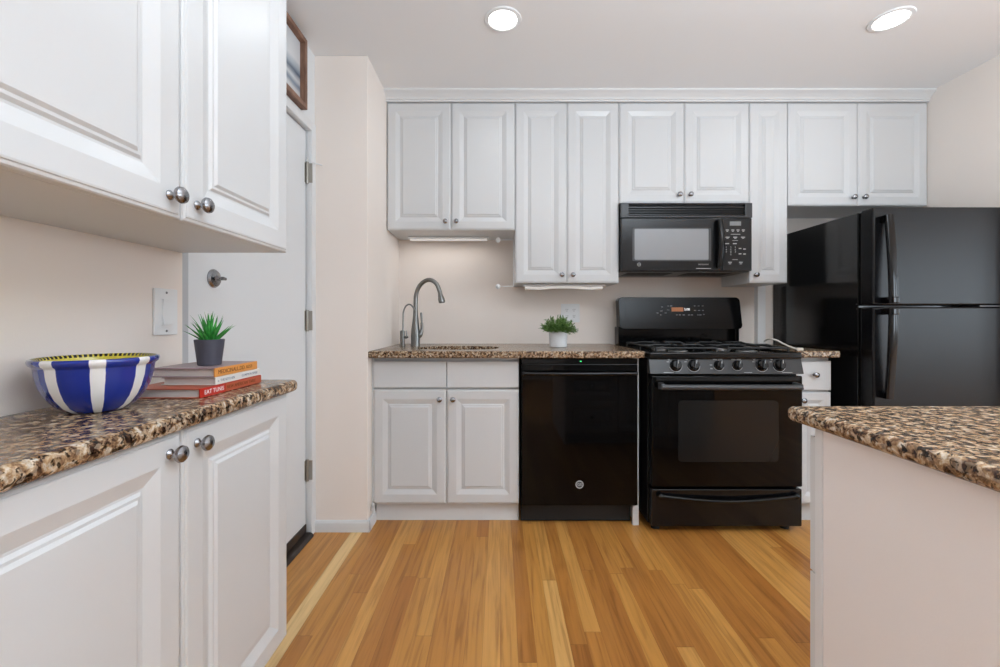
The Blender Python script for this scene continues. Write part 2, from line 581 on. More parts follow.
tr.box(-0.95, -0.928, DY1 + 0.004, 2.1545, 0, DZ + 0.05, 0.003)
tr.box(-0.95, -0.928, DY0 - 0.004, DY1 + 0.004, DZ + 0.004, DZ + 0.05, 0.003)
struct('trim_1', tr, M['trim'])
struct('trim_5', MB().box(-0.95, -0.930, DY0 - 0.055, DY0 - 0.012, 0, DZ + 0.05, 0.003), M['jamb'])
door = struct('door_1', MB().box(-1.0, DX, DY0, DY1, 0.045, DZ, 0.002), M['doorp'])
XF[door.name] = Matrix.Identity(4)
for z in (1.79, 1.062, 0.325):
    h = MB()
    h.cyl((DX + 0.008, DY1 - 0.001, z - 0.05), (DX + 0.008, DY1 - 0.001, z + 0.05), 0.0062, 12)
    for q in (-0.05, -0.018, 0.016, 0.05):
        h.cyl((DX + 0.008, DY1 - 0.001, z + q - 0.003), (DX + 0.008, DY1 - 0.001, z + q + 0.003), 0.0078, 12)
    h.box(DX - 0.002, DX + 0.002, DY1 - 0.012, DY1 + 0.002, z - 0.048, z + 0.048, 0.001)
    h.box(DX + 0.002, DX + 0.0315, DY1 + 0.002, DY1 + 0.0055, z - 0.048, z + 0.048, 0.0008)
    obj('hinge', h, M['brass'], door)
st = MB().tube([(DX + 0.03, DY1 - 0.045, 1.848), (DX + 0.012, DY1 + 0.003, 1.846), (DX + 0.07, DY1 + 0.03, 1.838)], 0.0028, 8)
st.sphere((DX + 0.03, DY1 - 0.045, 1.846), 0.006)
obj('door_stop', st, M['trim'], door)
db = MB()
rot = Matrix.Translation((DX, 1.425, 1.205)) @ Matrix.Rotation(R(90), 4, 'Y')
db.lathe([(0, 0), (0.031, 0), (0.031, 0.004), (0.026, 0.010), (0.012, 0.013), (0.010, 0.018), (0, 0.018)], 28, rot)
db.prism([(1.425 - 0.006, 1.199), (1.425 + 0.006, 1.199), (1.425 + 0.006, 1.211), (1.425 - 0.006, 1.211)], DX + 0.012, DX + 0.036, 'x', 0.002)
db.box(DX + 0.020, DX + 0.034, 1.405, 1.445, 1.2, 1.21, 0.003)
obj('deadbolt', db, M['nickel'], door)
obj('sweep', MB().box(DX - 0.01, DX + 0.006, DY0 + 0.004, DY1 - 0.004, 0.024, 0.062, 0.001), M['dark'], door)
struct('trim_2', MB().prism([(-1.04, 0), (-0.918, 0), (-0.924, 0.012), (-0.935, 0.018), (-1.04, 0.018)], DY0 - 0.05, DY1 + 0.004, 'y'), M['dark'])
prof = lambda s: [(0, 0), (s * 0.014, 0), (s * 0.014, 0.042), (s * 0.009, 0.050), (s * 0.006, 0.056), (0, 0.056)]
struct('baseboard_alcove', MB().prism([(2.155 + a, b) for a, b in prof(-1)], -0.934, -0.654, 'x').prism(
    [(-0.668 + a, b) for a, b in prof(1)], 2.1415, 2.26, 'y'), M['trim'])
# open-plan living room behind the camera: walls with window openings
fw = MB()
xs = [-0.845] + [v for wn in WINS for v in wn[:2]] + [FAR_X + 0.2]
for i in range(0, len(xs), 2):
    fw.box(xs[i], xs[i + 1], FRONT_Y - 0.2, FRONT_Y, 0, CEIL)
for (x0, x1, z0, z1) in WINS:
    fw.box(x0, x1, FRONT_Y - 0.2, FRONT_Y, 0, z0)
    fw.box(x0, x1, FRONT_Y - 0.2, FRONT_Y, z1, CEIL)
struct('wall_front', fw, M['trim'])
a, b, z0, z1 = DAY_FAR
rw = MB().box(FAR_X, FAR_X + 0.2, FRONT_Y, a, 0, CEIL).box(FAR_X, FAR_X + 0.2, b, 1.95, 0, CEIL)
rw.box(FAR_X, FAR_X + 0.2, a, b, 0, z0).box(FAR_X, FAR_X + 0.2, a, b, z1, CEIL)
struct('wall_far', rw, M['trim'])
for i, (x0, x1, z0, z1) in enumerate(WINS):
    f = MB()
    y0, y1 = FRONT_Y - 0.13, FRONT_Y - 0.07
    for (p, q, r, s) in ((x0, x0 + 0.05, z0, z1), (x1 - 0.05, x1, z0, z1), (x0, x1, z0, z0 + 0.05), (x0, x1, z1 - 0.05, z1), (x0, x1, 1.33, 1.37)):
        f.box(p, q, y0, y1, r, s, 0.004)
    struct('window_%d' % (i + 1), f, M['trim'])
f = MB()
for (p, q, r, s) in ((a, a + 0.05, 0.5, 2.2), (b - 0.05, b, 0.5, 2.2), (a, b, 0.5, 0.55), (a, b, 2.15, 2.2), (a, b, 1.33, 1.37)):
    f.box(FAR_X + 0.07, FAR_X + 0.13, p, q, r, s, 0.004)
struct('window_3', f, M['trim'])

# crown moulding over the wall cabinets
cr = [(2.83, 2.344), (2.500, 2.344), (2.500, 2.352), (2.492, 2.356), (2.490, 2.366), (2.478, 2.378), (2.462, 2.386), (2.458, 2.390), (2.458, 2.400), (2.83, 2.400)]
struct('trim_3', MB().prism(cr, -0.668, 2.515, 'x'), M['trim'])
struct('trim_4', MB().box(1.684, 1.736, 2.79, 2.83, 0.907, 1.285, 0.002), M['boardp'])   # white upright board by the refrigerator

# ------------------------------------------------------------------ cabinets
def knob_mb(x, z, y=0.0):
    m = Matrix.Translation((x, y, z)) @ Matrix.Rotation(R(90), 4, 'X')
    return MB().lathe([(0, -0.001), (0.0085, -0.001), (0.0085, 0.0015), (0.0062, 0.004), (0.0042, 0.007), (0.0042, 0.011), (0.008, 0.0135), (0.0128, 0.016),
                       (0.0145, 0.0195), (0.0135, 0.0235), (0.009, 0.027), (0, 0.0285)], 24, m)
def cabinet(name, lab, loc, rz, w, h, d, doors=(), drawers=(), base=None, group=None, hollow=False):
    """local frame: x along the front, doors' face at y=0 towards -y, z from the bottom"""
    t = thing(name, lab, 'cabinet', loc, rz, group)
    z0 = base or 0.0
    if hollow:
        bd = MB().box(0.0005, 0.018, 0.0215, d, z0, h).box(w - 0.018, w - 0.0005, 0.0215, d, z0, h).box(0.018, w - 0.018, 0.0215, d, z0, z0 + 0.018)
        bd.box(0.018, w - 0.018, d - 0.006, d, z0 + 0.018, h).box(0.018, w - 0.018, 0.0215, 0.04, z0 + 0.018, h)
    else:
        bd = MB().box(0.0005, w - 0.0005, 0.0215, d, z0, h, 0.001, 1)
    obj('body', bd, M['cab'], t)
    for (x0, x1, a, b, kx, kz) in doors:
        dd = obj('door', MB().door(x0 + 0.0012, x1 - 0.0012, a, b), M['cab'], t, angle=12)
        if kx is not None:
            obj('knob', knob_mb(kx, kz), M['nickel'], dd)
    for (x0, x1, a, b, kx, kz) in drawers:
        dd = obj('drawer', MB().door(x0 + 0.0012, x1 - 0.0012, a, b, rings=SLAB), M['cab'], t, angle=12)
        if kx is not None:
            obj('knob', knob_mb(kx, kz), M['nickel'], dd)
    return t

UY = 2.507           # face of the doors of the wall cabinets
UT = 2.343
WG = 'white wall cabinets along the back wall'
def upper(lab, x0, x1, zb, knobs):
    w, h = x1 - x0, UT - zb
    n = len(knobs)
    ds = []
    for i in range(n):
        ds.append((w * i / n, w * (i + 1) / n, 0.001, h - 0.004, w * i / n + knobs[i] if knobs[i] > 0 else w * (i + 1) / n + knobs[i], 0.048))
    return cabinet('wall_cabinet', lab, (x0, UY, zb), 0, w, h, BACK - UY - 0.001, ds, group=WG)
upper('white two-door wall cabinet above the sink faucet', -0.6635, 0.088, 1.593, (-0.032, 0.032))
upper('tall narrow-doored white wall cabinet between the sink cabinet and the microwave', 0.089, 0.699, 1.281, (-0.032, 0.032))
upper('short white two-door wall cabinet directly above the microwave', 0.700, 1.465, 1.751, (-0.032, 0.032))
upper('very narrow single-door white wall cabinet right of the microwave', 1.466, 1.690, 1.281, (0.032,))
upper('white two-door wall cabinet over the black refrigerator', 1.691, 2.513, 1.736, (-0.032, 0.032))

# sink base
BY = 2.212
CT0, CT = 0.872, 0.907       # underside and top of the stone
def toe(t, w, d, mat, y=0.06, h=0.108):
    obj('toe_kick', MB().box(0.0, w, y, y + 0.016, 0.0, h, 0.001, 1), mat, t)
    obj('plinth', MB().box(0.01, w - 0.01, y + 0.0165, d, 0.0, h), M['cabin'], t)
t = cabinet('base_cabinet', 'white two-door sink base cabinet with false drawer fronts, left of the dishwasher', (-0.658, BY, 0), 0, 0.757, 0.871, BACK - BY - 0.002,
            doors=[(0, 0.3805, 0.112, 0.704, 0.3805 - 0.034, 0.655), (0.3815, 0.757, 0.112, 0.704, 0.3815 + 0.034, 0.655)],
            drawers=[(0, 0.3805, 0.713, 0.852, None, None), (0.3815, 0.757, 0.713, 0.852, None, None)], base=0.109, group='white base cabinets on the back wall', hollow=True)
for ch in t.children:
    if ch.name.startswith('drawer'):
        ch.name = 'false_drawer_front'
toe(t, 0.757, BACK - BY - 0.002, M['trim'])
obj('filler_strip', MB().box(-0.0095, -0.0005, 0.012, 0.05, 0.11, 0.871, 0.001, 1), M['trim'], t)
# narrow base by the refrigerator
t = cabinet('base_cabinet', 'narrow white base cabinet squeezed between the stove and the refrigerator', (1.535, BY, 0), 0, 0.183, 0.871, BACK - BY - 0.002,
            doors=[(0, 0.183, 0.112, 0.690, 0.028, 0.650)], drawers=[(0, 0.183, 0.700, 0.852, 0.092, 0.782)], base=0.109, group='white base cabinets on the back wall')
toe(t, 0.183, BACK - BY - 0.002, M['trim'])

# dishwasher end panel
ep = MB().prism([(2.214, 0), (2.214, 0.871), (2.828, 0.871), (2.828, 0)], 0.7085, 0.7195, 'x', 0.001, 1)
ep.box(0.688, 0.7195, 2.213, 2.232, 0.0, 0.100, 0.002)
o = obj('end_panel', ep, M['trim'])
label(o, 'thin white upright end panel on the right side of the dishwasher', 'panel')

# left cabinets (shallow) facing +x
LX = -0.56
def left_unit(name, lab, zb, h, kz, y0):
    w = 0.750
    return cabinet(name, lab, (LX, y0, zb), R(90), w, h, 0.845 - 0.56 - 0.001,
                   doors=[(0, 0.374, 0.0, h - 0.002, 0.374 - 0.030, kz), (0.3755, w, 0.0, h - 0.002, 0.3755 + 0.034, kz)])
t = left_unit('wall_cabinet', 'large white two-door wall cabinet on the left wall above the blue bowl', 1.245, 1.149, 0.035, 0.380)
t = left_unit('base_cabinet', 'white two-door base cabinet under the left granite counter', 0.236, 0.640, 0.605, 0.380)
obj('plinth', MB().box(0.02, 0.72, 0.10, 0.28, -0.236, -0.001, 0.001, 1), M['trim'], t)

# peninsula cabinet, fronts towards the stove
PX0, PX1, PY = 0.55, 1.75, 0.765
t = thing('peninsula_cabinet', 'pink-beige panelled peninsula cabinet under the right granite counter', 'cabinet', (PX0, PY, 0), R(180))
XF[t.name] = Matrix.Translation((PX0, PY, 0)) @ Matrix.Rotation(R(180), 4, 'Z')
obj('side_panel', MB().box(PX0, PX0 + 0.018, -0.05, PY - 0.0385, 0, 0.884), M['peninsulap'], t, world=True, lab='pink-beige painted side panel')
obj('back_panel', MB().box(PX0, PX1, -0.068, -0.0505, 0, 0.884), M['peninsulap'], t, world=True)
obj('body', MB().box(PX0 + 0.0185, PX1, -0.05, PY - 0.0215, 0.10, 0.884), M['cab'], t, world=True)
obj('face_frame', MB().box(PX0 - 0.002, PX0 + 0.018, PY - 0.038, PY - 0.0215, 0.0, 0.884, 0.001, 1), M['trim'], t, world=True, lab='white corner strip')
obj('toe_kick', MB().box(PX0 + 0.02, PX1, PY - 0.09, PY - 0.075, 0.0, 0.0995), M['trim'], t, world=True)
for (x0, x1, zs) in ((PX0, PX0 + 0.45, (0.105, 0.375, 0.625, 0.865)), (PX0 + 0.45, PX1, None)):
    if zs:
        for a, b in zip(zs[:-1], zs[1:]):
            d = obj('drawer', MB().door(-(x1 - PX0) + 0.0015, -(x0 - PX0) - 0.0015, a + 0.002, b - 0.002), M['cab'], t, angle=12)
            obj('knob', knob_mb(-(x0 + x1) / 2 + PX0, (a + b) / 2), M['nickel'], d)
    else:
        for k in range(2):
            u0, u1 = x0 + k * 0.375, x0 + (k + 1) * 0.375
            d = obj('door', MB().door(-(u1 - PX0) + 0.0015, -(u0 - PX0) - 0.0015, 0.105, 0.863), M['cab'], t, angle=12)
            obj('knob', knob_mb(-(u1 if k == 0 else u0) + PX0 + (0.034 if k == 0 else -0.034), 0.80), M['nickel'], d)

# ------------------------------------------------------------------ granite tops
def slab_mb(x0, x1, y0, y1, z0, z1, corner=0.02, edge=0.012):
    pts = []
    for (cx, cy, a0) in ((x1 - corner, y1 - corner, 0), (x0 + corner, y1 - corner, 90), (x0 + corner, y0 + corner, 180), (x1 - corner, y0 + corner, 270)):
        for k in range(6):
            a = R(a0 + k * 18)
            pts.append((cx + corner * math.cos(a), cy + corner * math.sin(a)))
    b = bmesh.new()
    v0 = [b.verts.new((p[0], p[1], z0)) for p in pts]
    v1 = [b.verts.new((p[0], p[1], z1)) for p in pts]
    n = len(pts)
    top = b.faces.new(v1); bot = b.faces.new(v0[::-1])
    for i in range(n):
        b.faces.new((v0[i], v0[(i + 1) % n], v1[(i + 1) % n], v1[i]))
    bmesh.ops.recalc_face_normals(b, faces=b.faces[:])
    ed = [e for e in b.edges if abs(e.verts[0].co.z - e.verts[1].co.z) < 1e-6]
    bmesh.ops.bevel(b, geom=ed, offset=edge, segments=4, affect='EDGES', profile=0.5)
    bmesh.ops.recalc_face_normals(b, faces=b.faces[:])
    m = MB(); m._merge(b)
    return m
o = obj('countertop', slab_mb(-0.8445, -0.543, -0.2, 1.160, 0.877, CT), M['granite'], angle=50)
label(o, 'brown speckled granite counter on the left carrying the bowl and books', 'countertop')
o = obj('countertop', slab_mb(0.525, 1.80, -0.10, 0.789, 0.8845, CT + 0.004, 0.014, 0.011), M['granite'], angle=50)
label(o, 'grey and cream speckled granite peninsula top at lower right', 'countertop')
o = obj('countertop', slab_mb(1.515, 1.737, 2.175, BACK - 0.001, CT0, CT, 0.008, 0.008), M['granite'], angle=50)
label(o, 'tiny granite counter between the stove and the refrigerator', 'countertop')
sk = slab_mb(-0.6675, 0.733, 2.152, BACK - 0.001, CT0, CT, 0.010, 0.007)
# cut the oval sink opening
HC, HR = (-0.235, 2.422), (0.228, 0.150)
def oval(rx, ry, n=48):
    return [(HC[0] + rx * math.copysign(abs(math.cos(2 * math.pi * i / n)) ** 0.75, math.cos(2 * math.pi * i / n)),
             HC[1] + ry * math.copysign(abs(math.sin(2 * math.pi * i / n)) ** 0.75, math.sin(2 * math.pi * i / n))) for i in range(n)]
o = obj('countertop', sk, M['granite'], angle=50)
cut = MB().prism(oval(*HR), 0.80, 0.95, 'z')
co_ = obj('cutter', cut, M['granite'])
md = o.modifiers.new('hole', 'BOOLEAN'); md.object = co_; md.operation = 'DIFFERENCE'; md.solver = 'EXACT'
dg = bpy.context.evaluated_depsgraph_get()
me = bpy.data.meshes.new_from_object(o.evaluated_get(dg))
o.modifiers.clear()
o.data = me
bpy.data.objects.remove(co_)
me.set_sharp_from_angle(angle=R(50))
label(o, 'granite counter with an oval sink cut-out under the faucet', 'countertop')
def sink():
    b = bmesh.new()
    levels = [(1.07, CT0 - 0.0012), (1.0, CT0 - 0.0012), (0.985, CT0 - 0.02), (0.95, 0.74), (0.86, 0.70), (0.55, 0.69), (0.1, 0.685)]
    rings = []
    for (s, z) in levels:
        rings.append([b.verts.new((x, y, z)) for (x, y) in oval(HR[0] * s, HR[1] * s)])
    for a, c in zip(rings[:-1], rings[1:]):
        n = len(a)
        for i in range(n):
            b.faces.new((a[i], a[(i + 1) % n], c[(i + 1) % n], c[i]))
    b.faces.new(rings[-1])
    m = MB(); m._merge(b)
    return m
o = obj('sink', sink(), M['steel'])
label(o, 'oval undermount steel sink below the faucet', 'sink')

# ------------------------------------------------------------------ faucets
FY = 2.62
def fx(px, y, Y=FY):
    return ((px - 500) / 427 * Y, Y, EYE - (y - 319) / 427 * Y)
t = thing('faucet', 'tall gooseneck pull-down kitchen faucet behind the sink', 'faucet', (fx(415.5, 0)[0], FY, CT))
bx = fx(415.5, 0)[0]
obj('body', MB().lathe([(0, 0), (0.030, 0), (0.030, 0.006), (0.0275, 0.012), (0.0275, 0.06), (0.025, 0.10), (0.020, 0.14), (0.015, 0.185), (0.0135, 0.24), (0, 0.24)], 24), M['faucet'], t)
def smooth_path(pts, n=8):
    P = [Vector(p) for p in pts]
    out = []
    for i in range(len(P) - 1):
        p0, p1, p2, p3 = P[max(i - 1, 0)], P[i], P[i + 1], P[min(i + 2, len(P) - 1)]
        for k in range(n):
            u = k / n
            out.append(0.5 * ((2 * p1) + (-p0 + p2) * u + (2 * p0 - 5 * p1 + 4 * p2 - p3) * u * u + (-p0 + 3 * p1 - 3 * p2 + p3) * u ** 3))
    out.append(P[-1])
    return out
arc = smooth_path([fx(415.6, 312), fx(415.6, 301), fx(416.3, 294), fx(419.5, 286), fx(425.5, 280.8), fx(431.5, 280.3), fx(436.5, 284), fx(439.5, 291), fx(440.3, 295.5)])
obj('spout', MB().tube(arc, 0.0130, 14), M['faucet'], t, world=True)
obj('spray_head', MB().tube([fx(440.0, 293.5), fx(440.6, 296), fx(441.3, 299), fx(442.0, 302), fx(442.1, 303)], [0.0125, 0.016, 0.020, 0.021, 0.015], 18), M['faucet'], t, world=True)
obj('lever', MB().tube(smooth_path([fx(416, 337), fx(420, 334.5), fx(421.8, 329), fx(421.9, 322), fx(421.0, 312.5)]), [0.019] * 4 + [0.018] * 4 + [0.017, 0.016, 0.015, 0.014, 0.013, 0.012, 0.011, 0.010] + [0.009] * 8 + [0.0065] * 8 + [0.004], 12), M['faucet'], t, world=True)
t = thing('filter_tap', 'small thin filtered-water tap left of the kitchen faucet', 'tap', (fx(402.8, 0)[0], FY - 0.01, CT))
obj('body', MB().lathe([(0, 0), (0.018, 0), (0.018, 0.004), (0.0145, 0.008), (0.0145, 0.088), (0.010, 0.093), (0, 0.093)], 20), M['faucet'], t)
sp_ = smooth_path([fx(403, 333, FY - 0.01), fx(403.2, 318, FY - 0.01), fx(403.6, 311.5, FY - 0.01), fx(406, 306, FY - 0.01), fx(409.8, 304.4, FY - 0.02), fx(413.3, 307.5, FY - 0.035), fx(414.9, 311, FY - 0.04)])
obj('spout', MB().tube(sp_, 0.0048, 10), M['faucet'], t, world=True)
obj('lever', MB().tube([fx(403, 337, FY - 0.01), fx(406, 337.3, FY - 0.02), fx(408.2, 336.8, FY - 0.02)], [0.007, 0.009, 0.007], 12).tube(
    [fx(406.5, 337, FY - 0.02), fx(406.3, 330.5, FY - 0.02)], [0.005, 0.0035], 10), M['faucet'], t, world=True)

# ------------------------------------------------------------------ dishwasher
t = thing('dishwasher', 'glossy black built-in dishwasher under the granite counter', 'dishwasher', (0.405, 2.2, 0))
obj('tub', MB().box(0.112, 0.697, 2.233, 2.80, 0.09, 0.868), M['matte'], t, world=True)
obj('door', MB().box(0.112, 0.7075, 2.192, 2.231, 0.112, 0.838, 0.004), M['gloss'], t, world=True)
obj('control_strip', MB().box(0.112, 0.7075, 2.196, 2.231, 0.8385, 0.866, 0.003), M['black'], t, world=True)
hb = MB()
hp = []
for k in range(13):
    u = k / 12
    hp.append((0.125 + 0.566 * u, 2.170 - 0.012 * math.sin(math.pi * u), 0.792))
hb.tube(hp, 0.011, 12)
for x in (0.127, 0.689):
    hb.box(x - 0.012, x + 0.012, 2.165, 2.195, 0.781, 0.803, 0.004)
obj('handle', hb, M['black'], t, world=True)
obj('indicator_light', MB().box(0.411, 0.419, 2.1945, 2.197, 0.851, 0.8545), M['led'], t, world=True)
def emblem(cx, y, cz, r, parent, ringmat, textmat, disc):
    m = Matrix.Translation((cx, y, cz)) @ Matrix.Rotation(R(90), 4, 'X')
    d = obj('badge', MB().lathe([(0, 0), (r * 0.98, 0), (r * 0.98, r * 0.05), (0, r * 0.05)], 32, m), disc, parent, world=True)
    obj('badge_ring', MB().lathe([(r * 0.78, r * 0.04), (r * 0.80, r * 0.12), (r * 0.98, r * 0.12), (r, r * 0.04)], 32, m), M['marking'], d, world=True)
    obj('monogram', MB().text('GE', r * 0.98, m @ Matrix.Translation((0, 0, r * 0.07)), r * 0.03), M['marking'], d, world=True)
emblem((579.5 - 500) / 427 * 2.192, 2.192, EYE - (484.5 - 319) / 427 * 2.192, 0.0205, t, M['nickel'], M['nickel'], M['oven_trim'])
obj('toe_kick', MB().box(0.110, 0.686, 2.250, 2.266, 0.008, 0.1, 0.001, 1), M['matte'], t, world=True)
obj('foot', MB().cyl((0.15, 2.35, 0), (0.15, 2.35, 0.09), 0.015), M['matte'], t, world=True)
obj('foot', MB().cyl((0.65, 2.35, 0), (0.65, 2.35, 0.09), 0.015), M['matte'], t, world=True)
obj('foot', MB().cyl((0.15, 2.75, 0), (0.15, 2.75, 0.09), 0.015), M['matte'], t, world=True)
obj('foot', MB().cyl((0.65, 2.75, 0), (0.65, 2.75, 0.09), 0.015), M['matte'], t, world=True)

# ------------------------------------------------------------------ stove
SX0, SX1, SF = 0.747, 1.509, 2.134
t = thing('stove', 'black gas range with oven between the dishwasher and the narrow cabinet', 'stove', ((SX0 + SX1) / 2, SF, 0))
scx = (SX0 + SX1) / 2
obj('body', MB().box(SX0 + 0.004, SX1 - 0.004, SF + 0.035, 2.79, 0.035, 0.868, 0.003), M['black'], t, world=True)
# cooktop with a raised lip
ct = MB()
ct.box(SX0, SX1, SF - 0.002, 2.73, 0.869, 0.894, 0.006)
ct.box(SX0, SX1, SF - 0.002, SF + 0.03, 0.88, 0.904, 0.008, 3)
ct.box(SX0, SX0 + 0.025, SF + 0.01, 2.72, 0.88, 0.904, 0.007, 3)
ct.box(SX1 - 0.025, SX1, SF + 0.01, 2.72, 0.88, 0.904, 0.007, 3)
obj('cooktop', ct, M['black'], t, world=True)
# sloped knob panel
def zpx(y, Y):
    return EYE - (y - 319) / 427 * Y
pz0, pz1 = 0.796, 0.872
def py(z):
    return SF - 0.012 + (z - pz0) / (pz1 - pz0) * 0.022
obj('control_panel', MB().prism([(py(pz0), pz0), (SF + 0.034, pz0), (SF + 0.034, pz1), (py(pz1), pz1)], SX0 - 0.001, SX1 + 0.003, 'x', 0.003), M['satin'], t, world=True)
tilt = math.atan2(0.022, pz1 - pz0)
PM = lambda x, z: Matrix.Translation((x, py(z), z)) @ Matrix.Rotation(R(90) - tilt, 4, 'X')
kxs = [(676, 1.2), (694, 1.2), (719, 1.0), (737.5, 1.0), (762, 1.2), (779.5, 1.2)]
mk = MB()
for (px, s) in kxs:
    x = (px - 500) / 427 * (SF - 0.005)
    z = zpx(365.5, SF - 0.005)
    m = PM(x, z)
    kb = MB()
    kb.lathe([(0, 0), (0.024 * s, 0), (0.024 * s, 0.004), (0.0205 * s, 0.007), (0.019 * s, 0.022), (0.016 * s, 0.026), (0, 0.026)], 28, m)
    kb.box(-0.0055 * s, 0.0055 * s, -0.019 * s, 0.019 * s, 0.02, 0.034, 0.003, 2, m @ Matrix.Rotation(R(-14), 4, 'Z'))
    k_ = obj('burner_knob', kb, M['black'], t, world=True)
    obj('pointer', MB().box(-0.001, 0.001, 0.004, 0.019 * s, 0.0338, 0.0346, mat=m @ Matrix.Rotation(R(-14), 4, 'Z')), M['marking'], k_, world=True)
    # printed arc and ticks round the knob
    b = bmesh.new()
    r0, r1 = 0.0255 * s, 0.0272 * s
    vs = [(b.verts.new((r0 * math.cos(R(-165 + k * 9)), r0 * math.sin(R(-165 + k * 9)), 0.0006)), b.verts.new((r1 * math.cos(R(-165 + k * 9)), r1 * math.sin(R(-165 + k * 9)), 0.0006))) for k in range(24)]
    for a, c in zip(vs[:-1], vs[1:]):
        b.faces.new((a[0], a[1], c[1], c[0]))
    m_ = MB(); m_._merge(b, m)
    obj('dial_ring', m_, M['marking'], t, world=True)
    if s > 1.1:
        ticks = [(-0.043, -0.031, 0.017, 0.019), (-0.036, -0.026, 0.027, 0.0305), (-0.004, 0.004, 0.0325, 0.0345)]
    else:
        ticks = [(-0.024, -0.003, 0.0285, 0.0315), (0.003, 0.024, 0.0285, 0.0315)]
    for (a0, a1, b0, b1) in ticks:
        obj('dial_mark', MB().box(a0, a1, b0, b1, 0, 0.0007, mat=m), M['marking'], t, world=True)
for (px, wd) in ((668, 0.05), (747, 0.04), (786, 0.05)):
    obj('printed_line', MB().box(-wd / 2, wd / 2, -0.001, 0.001, 0, 0.0006, mat=PM((px - 500) / 427 * SF, pz0 + 0.008)), M['marking'], t, world=True)
for z in (365, 368.5):
    obj('lock_button', MB().box(-0.006, 0.006, -0.003, 0.003, 0, 0.0012, mat=PM((711 - 500) / 427 * SF, zpx(z, SF))), M['dimmark'], t, world=True)
# oven door
OD0, OD1 = 0.234, 0.787
dr = obj('oven_door', MB().box(SX0 + 0.008, SX1 - 0.004, SF - 0.012, SF + 0.033, OD0, OD1, 0.007, 3), M['gloss'], t, world=True)
vent = MB()
for k in range(2):
    vent.box(SX0 + 0.03, SX1 - 0.02, SF - 0.0145, SF - 0.011, 0.765 + k * 0.009, 0.770 + k * 0.009, 0.001, 1)
obj('vent_slot', vent, M['matte'], dr, world=True)
def rrect(x0, x1, z0, z1, r, n=6):
    pts = []
    for (cx, cz, a0) in ((x1 - r, z1 - r, 0), (x0 + r, z1 - r, 90), (x0 + r, z0 + r, 180), (x1 - r, z0 + r, 270)):
        for k in range(n + 1):
            a = R(a0 + 90 * k / n)
            pts.append((cx + r * math.cos(a), cz + r * math.sin(a)))
    return pts
wx0, wx1 = (677 - 500) / 427 * SF, (777 - 500) / 427 * SF
wz0, wz1 = zpx(461, SF), zpx(400, SF)
obj('window', MB().prism(rrect(wx0, wx1, wz0, wz1, 0.02), SF - 0.0135, SF - 0.0115, 'y'), M['ovenglass'], dr, world=True)
hb = MB()
hp = [(SX0 + 0.045 + (SX1 - SX0 - 0.085) * k / 16, SF - 0.052 - 0.010 * math.sin(math.pi * k / 16), 0.738) for k in range(17)]
hb.tube(hp, 0.0135, 14)
for x in (SX0 + 0.05, SX1 - 0.045):
    hb.prism([(SF - 0.062, 0.726), (SF - 0.010, 0.722), (SF - 0.010, 0.756), (SF - 0.058, 0.752)], x - 0.013, x + 0.013, 'x', 0.004)
obj('handle', hb, M['oven_trim'], dr, world=True)
# storage drawer
d2 = obj('storage_drawer', MB().box(SX0 + 0.008, SX1 - 0.004, SF - 0.008, SF + 0.033, 0.036, 0.222, 0.006, 3), M['black'], t, world=True)
hp = [(SX0 + 0.05 + (SX1 - SX0 - 0.09) * k / 20, SF - 0.020 - 0.012 * math.sin(math.pi * k / 20), 0.192 - 0.022 * math.sin(math.pi * k / 20)) for k in range(21)]
obj('handle', MB().tube(hp, 0.010, 12).sphere(hp[0], 0.016).sphere(hp[-1], 0.016), M['black'], d2, world=True)
for (x, y) in ((SX0 + 0.05, SF + 0.06), (SX1 - 0.05, SF + 0.06), (SX0 + 0.05, 2.74), (SX1 - 0.05, 2.74)):
    obj('foot', MB().cyl((x, y, 0), (x, y, 0.036), 0.022), M['rubber'], t, world=True)
# backguard
shear = Matrix.Identity(4)
shear[1][2] = 0.035 / 0.188
bgm = MB().prism(rrect(SX0 + 0.002, SX1 + 0.006, 0.0, 0.2, 0.026), 0.0, 0.075, 'y', 0.003, 2, mat=Matrix.Translation((0, 2.663, 1.007)) @ shear)
bgm.box(SX0 + 0.002, SX0 + 0.03, 2.70, 2.79, 0.895, 1.02, 0.004).box(SX1 - 0.024, SX1 + 0.004, 2.70, 2.79, 0.895, 1.02, 0.004).box(
    SX0 + 0.03, SX1 - 0.024, 2.725, 2.79, 0.895, 1.02).box(SX0 + 0.01, SX1 - 0.004, 2.735, 2.785, 1.01, 1.19, 0.01)
bgo = obj('backguard', bgm, M['bguard'], t, world=True)
def bgy(z):
    return 2.663 + (z - 1.007) / 0.188 * 0.035
bt = math.atan2(0.035, 0.188)
BM_ = lambda x, z: Matrix.Translation((x, bgy(z), z)) @ Matrix.Rotation(R(90) - bt, 4, 'X')
obj('control_glass', MB().prism(rrect(-0.34, 0.34, -0.066, 0.072, 0.012), 0.0, 0.0015, 'z', mat=BM_(scx, 1.11)), M['bguard'], bgo, world=True)
cz = zpx(309.5, 2.69)
cxp = lambda px: (px - 500) / 427 * 2.69
obj('display', MB().box(-0.037, 0.037, -0.013, 0.013, 0.0012, 0.0022, mat=BM_(cxp(677), cz)), M['amber'], bgo, world=True)
obj('clock_digits', MB().text('2:08', 0.021, BM_(cxp(686.5), cz) @ Matrix.Translation((0, 0, 0.0026)), 0.0003), M['whitelcd'], bgo, world=True)
random.seed(3)
